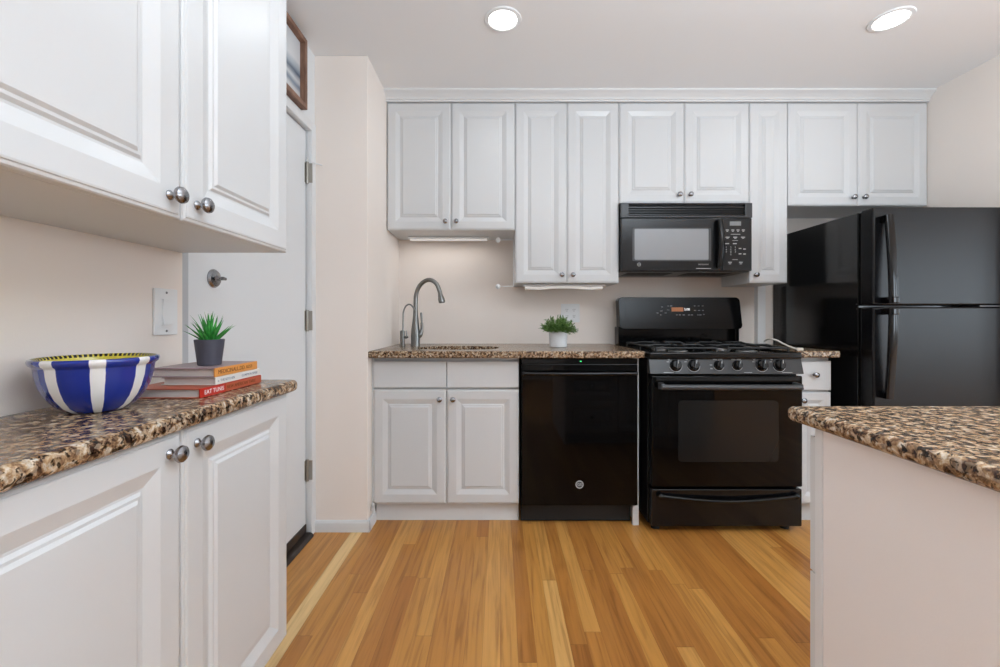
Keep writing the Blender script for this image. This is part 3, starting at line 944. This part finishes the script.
for (px, yy) in [(694.5, 306), (698.5, 306), (702.5, 306), (694.5, 310.5), (698.5, 310.5), (702.5, 310.5), (697, 315), (699.5, 315), (703, 314.5),
                 (668, 306), (671, 306), (662, 307), (668, 310), (665, 313), (661, 311), (676, 315), (679, 315), (683, 315), (688, 315), (691, 315), (657, 313), (660, 315)]:
    s = random.uniform(0.004, 0.0075)
    obj('button', MB().box(-s, s, -0.0022, 0.0022, 0.0012, 0.0022, mat=BM_(cxp(px), zpx(yy, 2.69))), M['dimmark'], bgo, world=True)
# burners and grates
for bxp in (SX0 + 0.20, SX1 - 0.20):
    for byp in (2.27, 2.53):
        br = obj('burner', MB().lathe([(0, 0), (0.050, 0), (0.048, 0.010), (0.034, 0.012), (0.034, 0.014), (0, 0.014)], 28, Matrix.Translation((bxp, byp, 0.8935))), M['alu'], t, world=True)
        obj('burner_cap', MB().lathe([(0, 0), (0.038, 0), (0.040, 0.003), (0.036, 0.008), (0, 0.010)], 28, Matrix.Translation((bxp, byp, 0.9074))), M['iron'], br, world=True)
for (gx0, gx1) in ((SX0 + 0.045, scx - 0.03), (scx + 0.03, SX1 - 0.045)):
    g = MB()
    zt = 0.930
    gy0, gy1 = 2.170, 2.665
    gm = (gy0 + gy1) / 2
    rr = 0.0055
    def bar(p, q, r=rr):
        g.tube([p, q], r, 8)
    for y in (gy0, gm, gy1):
        bar((gx0, y, zt - 0.008), (gx1, y, zt - 0.008))
    for x in (gx0, gx1):
        bar((x, gy0, zt - 0.008), (x, gy1, zt - 0.008))
    gxm = (gx0 + gx1) / 2
    for (ya, yb) in ((gy0, gm), (gm, gy1)):
        yc = (ya + yb) / 2
        for (p, q) in (((gx0, yc), (gxm - 0.03, yc)), ((gx1, yc), (gxm + 0.03, yc)), ((gxm, ya), (gxm, yc - 0.03)), ((gxm, yb), (gxm, yc + 0.03))):
            g.tube([(p[0], p[1], zt - 0.008), ((p[0] * 3 + q[0]) / 4, (p[1] * 3 + q[1]) / 4, zt + 0.002), (q[0], q[1], zt + 0.002)], rr, 8)
    for x in (gx0, gx1):
        for y in (gy0, gm, gy1):
            g.tube([(x, y, zt - 0.008), (x, y, 0.8935)], 0.006, 8)
    obj('grate', g, M['iron'], t, world=True)

# thin white cord curling over the right rear corner of the stove
cp = smooth_path([(1.485, 2.40, 0.945), (1.478, 2.35, 0.960), (1.488, 2.30, 0.956), (1.503, 2.25, 0.935), (1.516, 2.21, 0.921), (1.530, 2.192, 0.915)])
cm = MB().tube(cp, 0.0042, 8)
cm.box(-0.014, 0.014, -0.009, 0.009, -0.007, 0.008, 0.003, mat=Matrix.Translation((1.536, 2.186, 0.9145)) @ Matrix.Rotation(R(-30), 4, 'Z'))
o = obj('cord', cm, M['cord'])
label(o, 'short cream white cord with a plug end on the stove corner', 'cord')

# ------------------------------------------------------------------ microwave
MX0, MX1, MF = 0.703, 1.462, 2.474
t = thing('microwave', 'black over-the-range microwave under the short wall cabinet', 'microwave', ((MX0 + MX1) / 2, MF, 1.345))
mxp = lambda px: (px - 500) / 427 * MF
mz = lambda y: EYE - (y - 319) / 427 * MF
obj('body', MB().box(MX0, MX1, MF + 0.028, 2.826, 1.352, 1.748, 0.003), M['black'], t, world=True)
gz0, gz1 = mz(217.5), 1.744
gm_ = MB().box(MX0 - 0.002, mxp(629), MF + 0.002, MF + 0.027, gz0, gz1, 0.003).box(mxp(745.5), MX1 + 0.002, MF + 0.002, MF + 0.027, gz0, gz1, 0.003)
gm_.box(mxp(628), mxp(746), MF + 0.002, MF + 0.027, gz0, gz0 + 0.013, 0.003).box(mxp(628), mxp(746), MF + 0.002, MF + 0.027, gz1 - 0.009, gz1, 0.003)
gr = obj('vent_grille', gm_, M['satin'], t, world=True)
lv = MB()
lv.box(mxp(628.5), mxp(746), MF + 0.022, MF + 0.026, gz0 + 0.012, gz1 - 0.008)
obj('grille_recess', lv, M['matte'], gr, world=True)
for k in range(4):
    z = gz0 + 0.017 + k * 0.0135
    obj('louver', MB().prism([(MF + 0.004, z), (MF + 0.018, z + 0.006), (MF + 0.018, z + 0.008), (MF + 0.004, z + 0.0035)], mxp(629), mxp(745.5), 'x'), M['black'], gr, world=True)
dz0, dz1 = mz(271), mz(218)
dx = mxp(722.3)
md_ = obj('door', MB().box(MX0, dx - 0.001, MF, MF + 0.027, dz0, dz1, 0.005), M['mwdoor'], t, world=True)
obj('window', MB().prism(rrect(mxp(634.5), mxp(708.5), mz(259.8), mz(229), 0.006), MF - 0.0012, MF + 0.001, 'y'), M['mwglass'], md_, world=True)
wf = MB()
for (p, q, r_, s_) in ((632.5, 711, 228, 229), (632.5, 711, 259.8, 261), (632.5, 634.5, 228, 261), (708.5, 711, 228, 261)):
    wf.box(mxp(p), mxp(q), MF - 0.0016, MF + 0.001, mz(s_), mz(r_))
obj('window_frame', wf, M['oven_trim'], md_, world=True)
hx = mxp(718)
hp = [(hx + 0.004 * math.sin(math.pi * k / 14), MF - 0.018 - 0.014 * math.sin(math.pi * k / 14), mz(266) + (mz(221) - mz(266)) * k / 14) for k in range(15)]
obj('handle', MB().tube(hp, 0.017, 14).box(hx - 0.012, hx + 0.012, MF - 0.018, MF + 0.002, mz(223), mz(219.8), 0.003).box(hx - 0.012, hx + 0.012, MF - 0.018, MF + 0.002, mz(268), mz(264.5), 0.003), M['black'], md_, world=True)
FM = lambda px, y, dy=0.0: Matrix.Translation((mxp(px), MF - dy, mz(y))) @ Matrix.Rotation(R(90), 4, 'X')
emblem(mxp(639), MF, mz(264.5), 0.0105, md_, M['dimmark'], M['dimmark'], M['mwdoor'])
obj('lettering', MB().text('MICROWAVE', 0.010, FM(703.5, 264.5, 0.0003), 0.0002), M['marking'], md_, world=True)
obj('printed_line', MB().box(mxp(696), mxp(711), MF - 0.0005, MF, mz(268.8), mz(268.2)), M['marking'], md_, world=True)
cpn = obj('control_panel', MB().box(dx + 0.001, MX1 - 0.002, MF, MF + 0.027, dz0, dz1, 0.005), M['mwdoor'], t, world=True)
obj('display', MB().box(mxp(729.8), mxp(741), MF - 0.0008, MF + 0.001, mz(225.6), mz(221.4)), M['lcd'], cpn, world=True)
def mark(px, y, wpx, hpx):
    obj('button_mark', MB().box(mxp(px - wpx / 2), mxp(px + wpx / 2), MF - 0.0006, MF + 0.0005, mz(y + hpx / 2), mz(y - hpx / 2)), M['marking'], cpn, world=True)
for px in (727.3, 732.8, 738, 743.3):
    mark(px, 230, 3, 0.9); mark(px, 231.3, 1.8, 0.7)
mark(735.5, 234.3, 9.5, 0.5)
for px in (727.5, 735.2, 743):
    mark(px, 237.2, 4, 0.9); mark(px, 238.3, 2, 0.6)
mark(735.2, 240.5, 5.5, 0.4)
for px in (727.2, 734.8):
    mark(px, 243.6, 3.8, 0.9)
for r_ in range(4):
    for c_ in range(3):
        if '123456789 0 '[r_ * 3 + c_] != ' ':
            obj('number_key', MB().text('123456789 0 '[r_ * 3 + c_], 0.014, FM(726.3 + c_ * 4.5, 247.3 + r_ * 2.4, 0.0003), 0.0002), M['marking'], cpn, world=True)
for px, y in ((740, 248.5), (744.5, 249), (740, 253.8), (744.5, 254)):
    mark(px, y, 2.6, 1.0)
mark(735, 259.6, 5.5, 0.5)
for px in (730, 740.8):
    mark(px, 262.3, 3.6, 0.9); mark(px, 263.8, 2.4, 0.7)
un = MB().prism([(MF + 0.03, 1.3515), (MF + 0.03, 1.345), (2.82, 1.345), (2.82, 1.3515)], MX0 + 0.004, MX1 - 0.004, 'x')
uo = obj('underside_plate', un, M['satin'], t, world=True)
for k in range(2):
    x0 = MX0 + 0.06 + k * 0.36
    fl = MB().box(x0, x0 + 0.27, MF + 0.08, MF + 0.23, 1.3436, 1.3452, 0.0005, 1)
    for j in range(9):
        fl.box(x0 + j * 0.03, x0 + j * 0.03 + 0.018, MF + 0.09, MF + 0.22, 1.3425, 1.3440)
    obj('grease_filter', fl, M['matte'], uo, world=True)

# ------------------------------------------------------------------ refrigerator
FX0, FX1, FF, FTOP = 1.803, 2.505, 2.062, 1.612
t = thing('refrigerator', 'black top-freezer refrigerator in the right corner beyond the peninsula', 'refrigerator', ((FX0 + FX1) / 2, FF, 0))
obj('body', MB().box(FX0, FX1, FF + 0.088, 2.822, 0.03, FTOP - 0.006, 0.006), M['fridge_side'], t, world=True)
SPL = EYE + (319 - 306) / 427 * FF
for (nm, za, zb, hz0, hz1) in (('freezer_door', SPL + 0.004, FTOP, SPL + 0.012, FTOP - 0.045), ('fridge_door', 0.10, SPL - 0.004, EYE - (399.5 - 319) / 427 * (FF - 0.04), SPL - 0.012)):
    d = obj(nm, MB().box(FX0, FX1, FF, FF + 0.075, za, zb, 0.009, 3), M['fridge'], t, world=True)
    obj('gasket', MB().box(FX0 + 0.012, FX1 - 0.012, FF + 0.0755, FF + 0.0875, za + 0.01, zb - 0.01), M['rubber'], d, world=True)
    top = nm == 'freezer_door'
    P = []
    N = 16
    for k in range(N + 1):
        u = k / N
        z = hz0 + (hz1 - hz0) * u
        s = (1 - u) if top else u          # 1 at the split between the doors
        off = 0.026 + 0.024 * math.sin(s * math.pi / 2)
        P.append((FX0 + 0.052, FF - off, z))
    hm = MB()
    # flat strap: swept rounded rectangle 36 mm wide, 16 mm thick
    b = bmesh.new()
    rings = []
    for i, p in enumerate(P):
        q = [(-0.019, 0.007), (-0.019, -0.004), (-0.014, -0.009), (0.014, -0.009), (0.019, -0.004), (0.019, 0.007)]
        rings.append([b.verts.new((p[0] + a, p[1] + c, p[2])) for a, c in q])
    for a, c in zip(rings[:-1], rings[1:]):
        for k in range(6):
            b.faces.new((a[k], a[(k + 1) % 6], c[(k + 1) % 6], c[k]))
    b.faces.new(rings[0][::-1]); b.faces.new(rings[-1])
    bmesh.ops.recalc_face_normals(b, faces=b.faces[:])
    hm._merge(b)
    zs = hz0 if top else hz1
    sg = 1 if top else -1
    hm.box(FX0 + 0.036, FX0 + 0.068, FF - 0.066, FF + 0.002, min(zs, zs + sg * 0.03), max(zs, zs + sg * 0.03), 0.004)
    ze = hz1 if top else hz0
    hm.box(FX0 + 0.033, FX0 + 0.071, FF - 0.034, FF + 0.002, min(ze, ze - sg * 0.035), max(ze, ze - sg * 0.035), 0.004)
    obj('handle', hm, M['black'], d, world=True, angle=50)
hg = MB().box(FX1 - 0.19, FX1 - 0.01, FF - 0.002, FF + 0.08, SPL - 0.0032, SPL + 0.0032)
obj('hinge', hg, M['satin'], t, world=True)
for z in (SPL + 0.012, SPL - 0.012):
    obj('screw', MB().cyl((FX0 - 0.0015, FF + 0.096, z), (FX0 + 0.003, FF + 0.096, z), 0.004, 12), M['nickel'], t, world=True)
obj('base_grille', MB().box(FX0 + 0.01, FX1 - 0.01, FF + 0.02, FF + 0.08, 0.012, 0.092, 0.003), M['matte'], t, world=True)
for (x, y) in ((FX0 + 0.06, FF + 0.14), (FX1 - 0.06, FF + 0.14), (FX0 + 0.06, 2.76), (FX1 - 0.06, 2.76)):
    obj('foot', MB().cyl((x, y, 0), (x, y, 0.03), 0.02), M['rubber'], t, world=True)

# ------------------------------------------------------------------ wall plates and hung things
t = thing('light_switch', 'white rocker light switch on the left wall beside the door', 'switch', (-0.845, 1.074, 1.088))
obj('plate', MB().box(-0.8448, -0.8385, 1.037, 1.111, 1.030, 1.146, 0.002), M['white'], t, world=True)
obj('bezel', MB().box(-0.8388, -0.8375, 1.056, 1.092, 1.053, 1.123, 0.0005, 1), M['white'], t, world=True)
obj('rocker', MB().prism([(-0.838, 1.056), (-0.8335, 1.056), (-0.8365, 1.088), (-0.8335, 1.120), (-0.838, 1.120)], 1.059, 1.089, 'y'), M['white'], t, world=True)
for z in (1.040, 1.136):
    obj('screw', MB().cyl((-0.839, 1.074, z), (-0.8378, 1.074, z), 0.003, 12), M['dimmark'], t, world=True)

t = thing('wall_outlet', 'white double outlet plate on the back wall behind the green plant', 'outlet', (0.465, BACK, 1.112))
ox0, ox1, oz0, oz1 = 0.404, 0.527, 1.048, 1.170
obj('plate', MB().box(ox0, ox1, BACK - 0.0065, BACK - 0.0002, oz0, oz1, 0.002), M['white'], t, world=True)
for k in range(2):
    cx = ox0 + 0.038 + k * 0.047
    rc = MB()
    for s in (-0.0205, 0.0205):
        rc.prism([(cx + p, (oz0 + oz1) / 2 + s + q) for p, q in rrect(-0.0165, 0.0165, -0.0145, 0.0145, 0.008)], BACK - 0.0085, BACK - 0.006, 'y')
    ro = obj('receptacle', rc, M['white'], t, world=True)
    sl = MB()
    for s in (-0.0205, 0.0205):
        for q in (-0.006, 0.006):
            sl.box(cx + q - 0.001, cx + q + 0.001, BACK - 0.0088, BACK - 0.0084, (oz0 + oz1) / 2 + s - 0.001, (oz0 + oz1) / 2 + s + 0.007)
        sl.box(cx - 0.002, cx + 0.002, BACK - 0.0088, BACK - 0.0084, (oz0 + oz1) / 2 + s - 0.009, (oz0 + oz1) / 2 + s - 0.005)
    obj('slot', sl, M['slot'], ro, world=True)

# wire paper-towel holder fixed to the side of the tall wall cabinet
tx0 = 0.0875
hy = 2.60
zt_, zb_ = EYE - (240 - 319) / 427 * hy, EYE - (286.5 - 319) / 427 * hy
wr = MB()
wr.tube([(-0.012, hy, zt_), (tx0 - 0.012, hy, zt_), (tx0 - 0.005, hy, zt_ - 0.006), (tx0 - 0.005, hy, zb_ + 0.006), (tx0 - 0.012, hy, zb_), (-0.012, hy, zb_)], 0.0028, 8)
t = thing('paper_towel_holder', 'empty white wire paper-towel holder with ball ends beside the tall wall cabinet', 'towel holder', (tx0, hy, zb_))
obj('wire_frame', wr, M['white'], t, world=True)
for z in (zt_, zb_):
    obj('ball_end', MB().sphere((-0.012, hy, z), 0.0155), M['white'], t, world=True)
obj('bracket', MB().box(tx0 - 0.0045, tx0 + 0.0005, hy - 0.02, hy + 0.02, (zt_ + zb_) / 2 - 0.03, (zt_ + zb_) / 2 + 0.03, 0.002), M['white'], t, world=True)

# under-cabinet lights
def strip_light(lab, x0, x1, y0, y1, zt, bow=0.0):
    t = thing('undercabinet_light', lab, 'light', ((x0 + x1) / 2, (y0 + y1) / 2, zt))
    obj('housing', MB().box(x0, x1, y0, y1, zt - 0.012, zt - 0.0005, 0.002), M['white'], t, world=True)
    pts = [(x0 + 0.012 + (x1 - x0 - 0.024) * k / 20, (y0 + y1) / 2, zt - 0.016 - bow * (1 - math.sin(math.pi * k / 20) ** 2) * (0.4 + 0.6 * math.sin(math.pi * k / 10) ** 2)) for k in range(21)]
    obj('lens', MB().tube(pts, (y1 - y0) * 0.3, 12, sx=1.0) if False else MB().tube(pts, 0.0085, 12), M['tube'], t, world=True)
    return t
strip_light('slim white light strip under the sink wall cabinet', (408.5 - 500) / 427 * 2.72, (489 - 500) / 427 * 2.72, 2.70, 2.745, 1.592)
strip_light('wavy white light strip under the tall wall cabinet', (523 - 500) / 427 * 2.60, (604 - 500) / 427 * 2.60, 2.57, 2.62, 1.280, 0.012)
area_light('undercabinet_lamp', (-0.34, 2.722, 1.562), (0, 0, 0), 0.48, 0.03, 0.3, (1.0, 0.97, 0.94))

# framed picture above the door
t = thing('picture_frame', 'brown wooden shadow-box picture frame hung high above the entry door', 'picture', (-0.93, 1.7, 2.06))
PF = -0.905
fz0, fz1, fy0, fy1 = 2.052, 2.378, 1.40, 2.008
fr_ = MB()
fwid = 0.022
fr_.box(-0.9355, PF, fy0, fy0 + fwid, fz0, fz1, 0.001, 1)
fr_.box(-0.9355, PF, fy1 - fwid, fy1, fz0, fz1, 0.001, 1)
fr_.box(-0.9355, PF, fy0 + fwid, fy1 - fwid, fz0, fz0 + fwid, 0.001, 1)
fr_.box(-0.9355, PF, fy0 + fwid, fy1 - fwid, fz1 - fwid, fz1, 0.001, 1)
obj('frame', fr_, M['walnut'], t, world=True)
obj('print', MB().box(-0.9345, -0.930, fy0 + fwid, fy1 - fwid, fz0 + fwid, fz1 - fwid), M['prnt'], t, world=True)

# ceiling downlights
DL = [(0.013, 1.895), (1.735, 1.895), (0.013, 0.2), (1.735, 0.2), (0.013, -1.6), (1.735, -1.6), (3.6, 0.2), (3.6, -1.6), (5.6, 0.2), (5.6, -1.6)]
names = {0: 'round recessed ceiling light on the left, above the sink side of the kitchen', 1: 'round recessed ceiling light on the right, in front of the refrigerator'}
for i, (x, y) in enumerate(DL):
    t = thing('recessed_light', names.get(i, 'round recessed ceiling light behind the camera, outside the photo'), 'ceiling light', (x, y, CEIL), 0, 'recessed ceiling lights')
    obj('trim_ring', MB().lathe([(0.062, -0.004), (0.066, -0.007), (0.080, -0.005), (0.083, -0.0005), (0.062, -0.0005)], 40), M['white'], t)
    obj('lens', MB().lathe([(0, -0.0035), (0.062, -0.0035), (0.062, -0.001), (0, -0.001)], 40), M['lens'], t)
    area_light('downlight_lamp', (x, y, CEIL - 0.012), (0, 0, 0), 0.12, 0.12, DOWNLIGHT_W, LAMPLIGHT, 'DISK', 170)

# ------------------------------------------------------------------ things on the counters
BX, BYc = -0.7215, 0.766
out = [(0, 0.0), (0.036, 0.0), (0.041, 0.002), (0.054, 0.011), (0.066, 0.026), (0.0735, 0.042), (0.0785, 0.060), (0.0805, 0.076), (0.0815, 0.0785), (0.0855, 0.0815),
       (0.0875, 0.0865), (0.0865, 0.0905), (0.083, 0.0915)]
inn = [(0.083, 0.0915), (0.080, 0.089), (0.0765, 0.080), (0.074, 0.060), (0.066, 0.036), (0.050, 0.016), (0.030, 0.008), (0, 0.007)]
out = [(r, z * 1.04) for r, z in out]; inn = [(r, z * 1.04) for r, z in inn]
t = thing('bowl', 'cobalt blue ceramic bowl with white vertical stripes and yellow inside', 'bowl', (BX, BYc, CT + 0.0005))
obj('shell', MB().lathe(out, 64), M['bowl'], t, angle=60)
obj('inside', MB().lathe(inn, 64), M['bowlin'], t, angle=60, lab='yellow glazed inside')

def book(lab, x0, x1, y0, y1, z, th, cover, spine, text, tmat, tsize, extra=None, recess=0.004, toffset=0.0):
    """spine faces +x; pages show on the -y end"""
    t = thing('book', lab, 'book', ((x0 + x1) / 2, (y0 + y1) / 2, z), 0, 'books stacked on the left counter')
    c = 0.0022
    obj('page_block', MB().box(x0 + 0.004, x1 - 0.004, y0 + recess, y1 - recess, z + c, z + th - c), M['paper'], t, world=True)
    cv = MB()
    cv.box(x0, x1 - 0.003, y0, y1, z + 0.0003, z + c, 0.0006, 1)
    cv.box(x0, x1 - 0.003, y0, y1, z + th - c, z + th - 0.0001, 0.0006, 1)
    obj('cover', cv, M[cover], t, world=True)
    so = obj('spine', MB().box(x1 - 0.0035, x1, y0, y1, z + 0.0003, z + th - 0.0001, 0.0012, 2), M[spine], t, world=True)
    if text:
        m = Matrix.Translation((x1 + 0.0001, y0 + toffset, z + th / 2)) @ Matrix.Rotation(R(90), 4, 'Z') @ Matrix.Rotation(R(90), 4, 'X')
        obj('title', MB().text(text, tsize, m, 0.0002, align='LEFT'), M[tmat], so, world=True)
    if extra:
        extra(so)
    return t
z = CT + 0.0003
bx1 = -0.612
def red_extra(so):
    obj('spine_band', MB().box(bx1 - 0.001, bx1 + 0.0005, 0.952, 1.0935, z + 0.0015, z + 0.0185), M['brick'], so, world=True)
    m = Matrix.Translation((bx1 + 0.0006, 0.956, z + 0.010)) @ Matrix.Rotation(R(90), 4, 'Z') @ Matrix.Rotation(R(90), 4, 'X')
    obj('subtitle', MB().text('NEW AMERICAN TABLE', 0.0105, m, 0.0002, align='LEFT'), M['ink'], so, world=True)
book('red and rust hardcover book at the bottom of the stack', -0.765, bx1, 0.872, 1.094, z, 0.020, 'brick', 'red', 'EAT TUNIS', 'white', 0.013, red_extra, toffset=0.012)
def white_extra(so):
    m = Matrix.Translation((bx1 + 0.0001, 1.012, z + 0.0285)) @ Matrix.Rotation(R(90), 4, 'Z') @ Matrix.Rotation(R(90), 4, 'X')
    obj('subtitle', MB().text('COMMON SENSE', 0.0085, m, 0.0002, align='LEFT'), M['bluegrey'], so, world=True)
book('thin ivory white paperback in the middle of the book stack', -0.730, bx1, 0.920, 1.090, z + 0.020, 0.017, 'ivory', 'ivory', 'o  THE KITCHEN', 'bluegrey', 0.008, white_extra, toffset=0.006)
def orange_extra(so):
    m = Matrix.Translation((bx1 + 0.0001, 1.030, z + 0.047)) @ Matrix.Rotation(R(90), 4, 'Z') @ Matrix.Rotation(R(90), 4, 'X')
    obj('subtitle', MB().text('RIZZI', 0.010, m, 0.0002, align='LEFT'), M['ink'], so, world=True)
book('orange-spined hardcover book on top of the stack under the small pot', -0.750, bx1, 0.917, 1.077, z + 0.037, 0.020, 'purple', 'orange', 'MEDICINALL.DD.', 'ink', 0.013, orange_extra, toffset=0.010)

# small spiky plant on the books
zb = z + 0.057
t = thing('potted_plant', 'spiky green plant in a charcoal pot on top of the books', 'plant', (-0.668, 0.982, zb))
obj('pot', MB().lathe([(0, 0), (0.0222, 0), (0.0235, 0.0015), (0.0298, 0.055), (0.0302, 0.058), (0.029, 0.059), (0.0275, 0.058), (0.0265, 0.050), (0, 0.050)], 32), M['greypot'], t)
obj('soil', MB().lathe([(0, 0.053), (0.026, 0.0505), (0, 0.0503)], 20), M['soil'], t)
def blade(mb, base, yaw, lean, length, width, curl, n=7, fold=0.35):
    """tapering leaf that leans outwards and curls"""
    b = bmesh.new()
    d = Vector((math.cos(yaw), math.sin(yaw), 0))
    s = Vector((-math.sin(yaw), math.cos(yaw), 0))
    p = Vector(base)
    ang = lean
    rows = []
    for k in range(n + 1):
        u = k / n
        wd = width * (0.75 + 0.5 * u if u < 0.3 else (1 - u) / 0.7 * 0.9 + 0.02)
        nrm = d * math.cos(ang) * -1 + Vector((0, 0, 1)) * math.sin(ang)
        rows.append((b.verts.new(p - s * wd / 2 + nrm * wd * fold * 0.5), b.verts.new(p - nrm * wd * fold * 0.4), b.verts.new(p + s * wd / 2 + nrm * wd * fold * 0.5)))
        p = p + (d * math.sin(ang) + Vector((0, 0, 1)) * math.cos(ang)) * (length / n)
        ang += curl / n
    for a, c in zip(rows[:-1], rows[1:]):
        b.faces.new((a[0], a[1], c[1], c[0])); b.faces.new((a[1], a[2], c[2], c[1]))
    mb._merge(b)
lf = MB()
random.seed(11)
for i in range(46):
    u = i / 46
    yaw = i * 2.399
    lean = R(3 + 50 * u + random.uniform(-5, 5))
    blade(lf, (0.009 * u * math.cos(yaw), 0.009 * u * math.sin(yaw), 0.050), yaw, lean, random.uniform(0.062, 0.078) * (1 - 0.18 * u), 0.0105, R(random.uniform(-14, 22)))
obj('leaves', lf, M['aloe'], t, angle=60)

# bushy plant on the back counter
PLY = 2.50
plx = (558.2 - 500) / 427 * PLY
t = thing('potted_plant', 'bushy green tufted plant in a white pot left of the stove', 'plant', (plx, PLY, CT + 0.0005))
obj('pot', MB().lathe([(0, 0), (0.0485, 0), (0.051, 0.003), (0.0535, 0.088), (0.0545, 0.093), (0.053, 0.095), (0.050, 0.093), (0.049, 0.082), (0, 0.082)], 36), M['whitepot'], t)
obj('soil', MB().lathe([(0, 0.086), (0.0485, 0.083), (0, 0.0825)], 20), M['soil'], t)
lf = MB()
random.seed(5)
for i in range(170):
    yaw = random.uniform(0, 2 * math.pi)
    u = random.random() ** 0.6
    lean = R(4 + 74 * u)
    L_ = random.uniform(0.065, 0.105) * (1 - 0.25 * u)
    base = Vector((0.040 * u * math.cos(yaw), 0.040 * u * math.sin(yaw), 0.083))
    curl = R(random.uniform(-20, 40))
    d = Vector((math.cos(yaw), math.sin(yaw), 0))
    # stem with small leaflets
    p = base.copy(); ang = lean; stem = [p.copy()]
    for k in range(7):
        p = p + (d * math.sin(ang) + Vector((0, 0, 1)) * math.cos(ang)) * (L_ / 7)
        ang += curl / 7
        stem.append(p.copy())
        for q in range(4):
            blade(lf, p, yaw + random.uniform(-2.6, 2.6), min(R(110), ang + random.uniform(-0.7, 0.8)), random.uniform(0.010, 0.018), 0.0058, R(random.uniform(-20, 30)), 3)
    lf.tube(stem, 0.0011, 5)
for (dx_, h_) in ((-0.004, 0.155), (0.006, 0.14)):
    lf.tube([(dx_, 0, 0.083), (dx_ * 1.5, 0.002, h_)], 0.0012, 5)
    for k in range(24):
        blade(lf, (dx_ * 1.3, 0.001, 0.10 + (h_ - 0.10) * k / 24), k * 2.4, R(35), 0.018, 0.005, R(10), 3)
obj('foliage', lf, M['herb'], t, angle=60)

# crumpled clear-white plastic scrap stuck in the corner beside the sink cabinet
b = bmesh.new()
bmesh.ops.create_icosphere(b, subdivisions=3, radius=1)
random.seed(2)
for v in b.verts:
    k = 0.75 + 0.35 * math.sin(v.co.x * 7 + 1) * math.sin(v.co.y * 6) + 0.25 * math.sin(v.co.z * 9 + v.co.x * 4)
    v.co = Vector((v.co.x * 0.0105 * k - 0.6545, v.co.y * 0.010 * k + 2.199, v.co.z * 0.033 * k + 0.094))
mb = MB(); mb._merge(b)
o = obj('plastic_scrap', mb, plain('wrinkled_plastic', srgb(206, 206, 206), 0.12, spec=0.8))
label(o, 'crumpled pale plastic scrap at the bottom left corner of the sink cabinet', 'scrap')
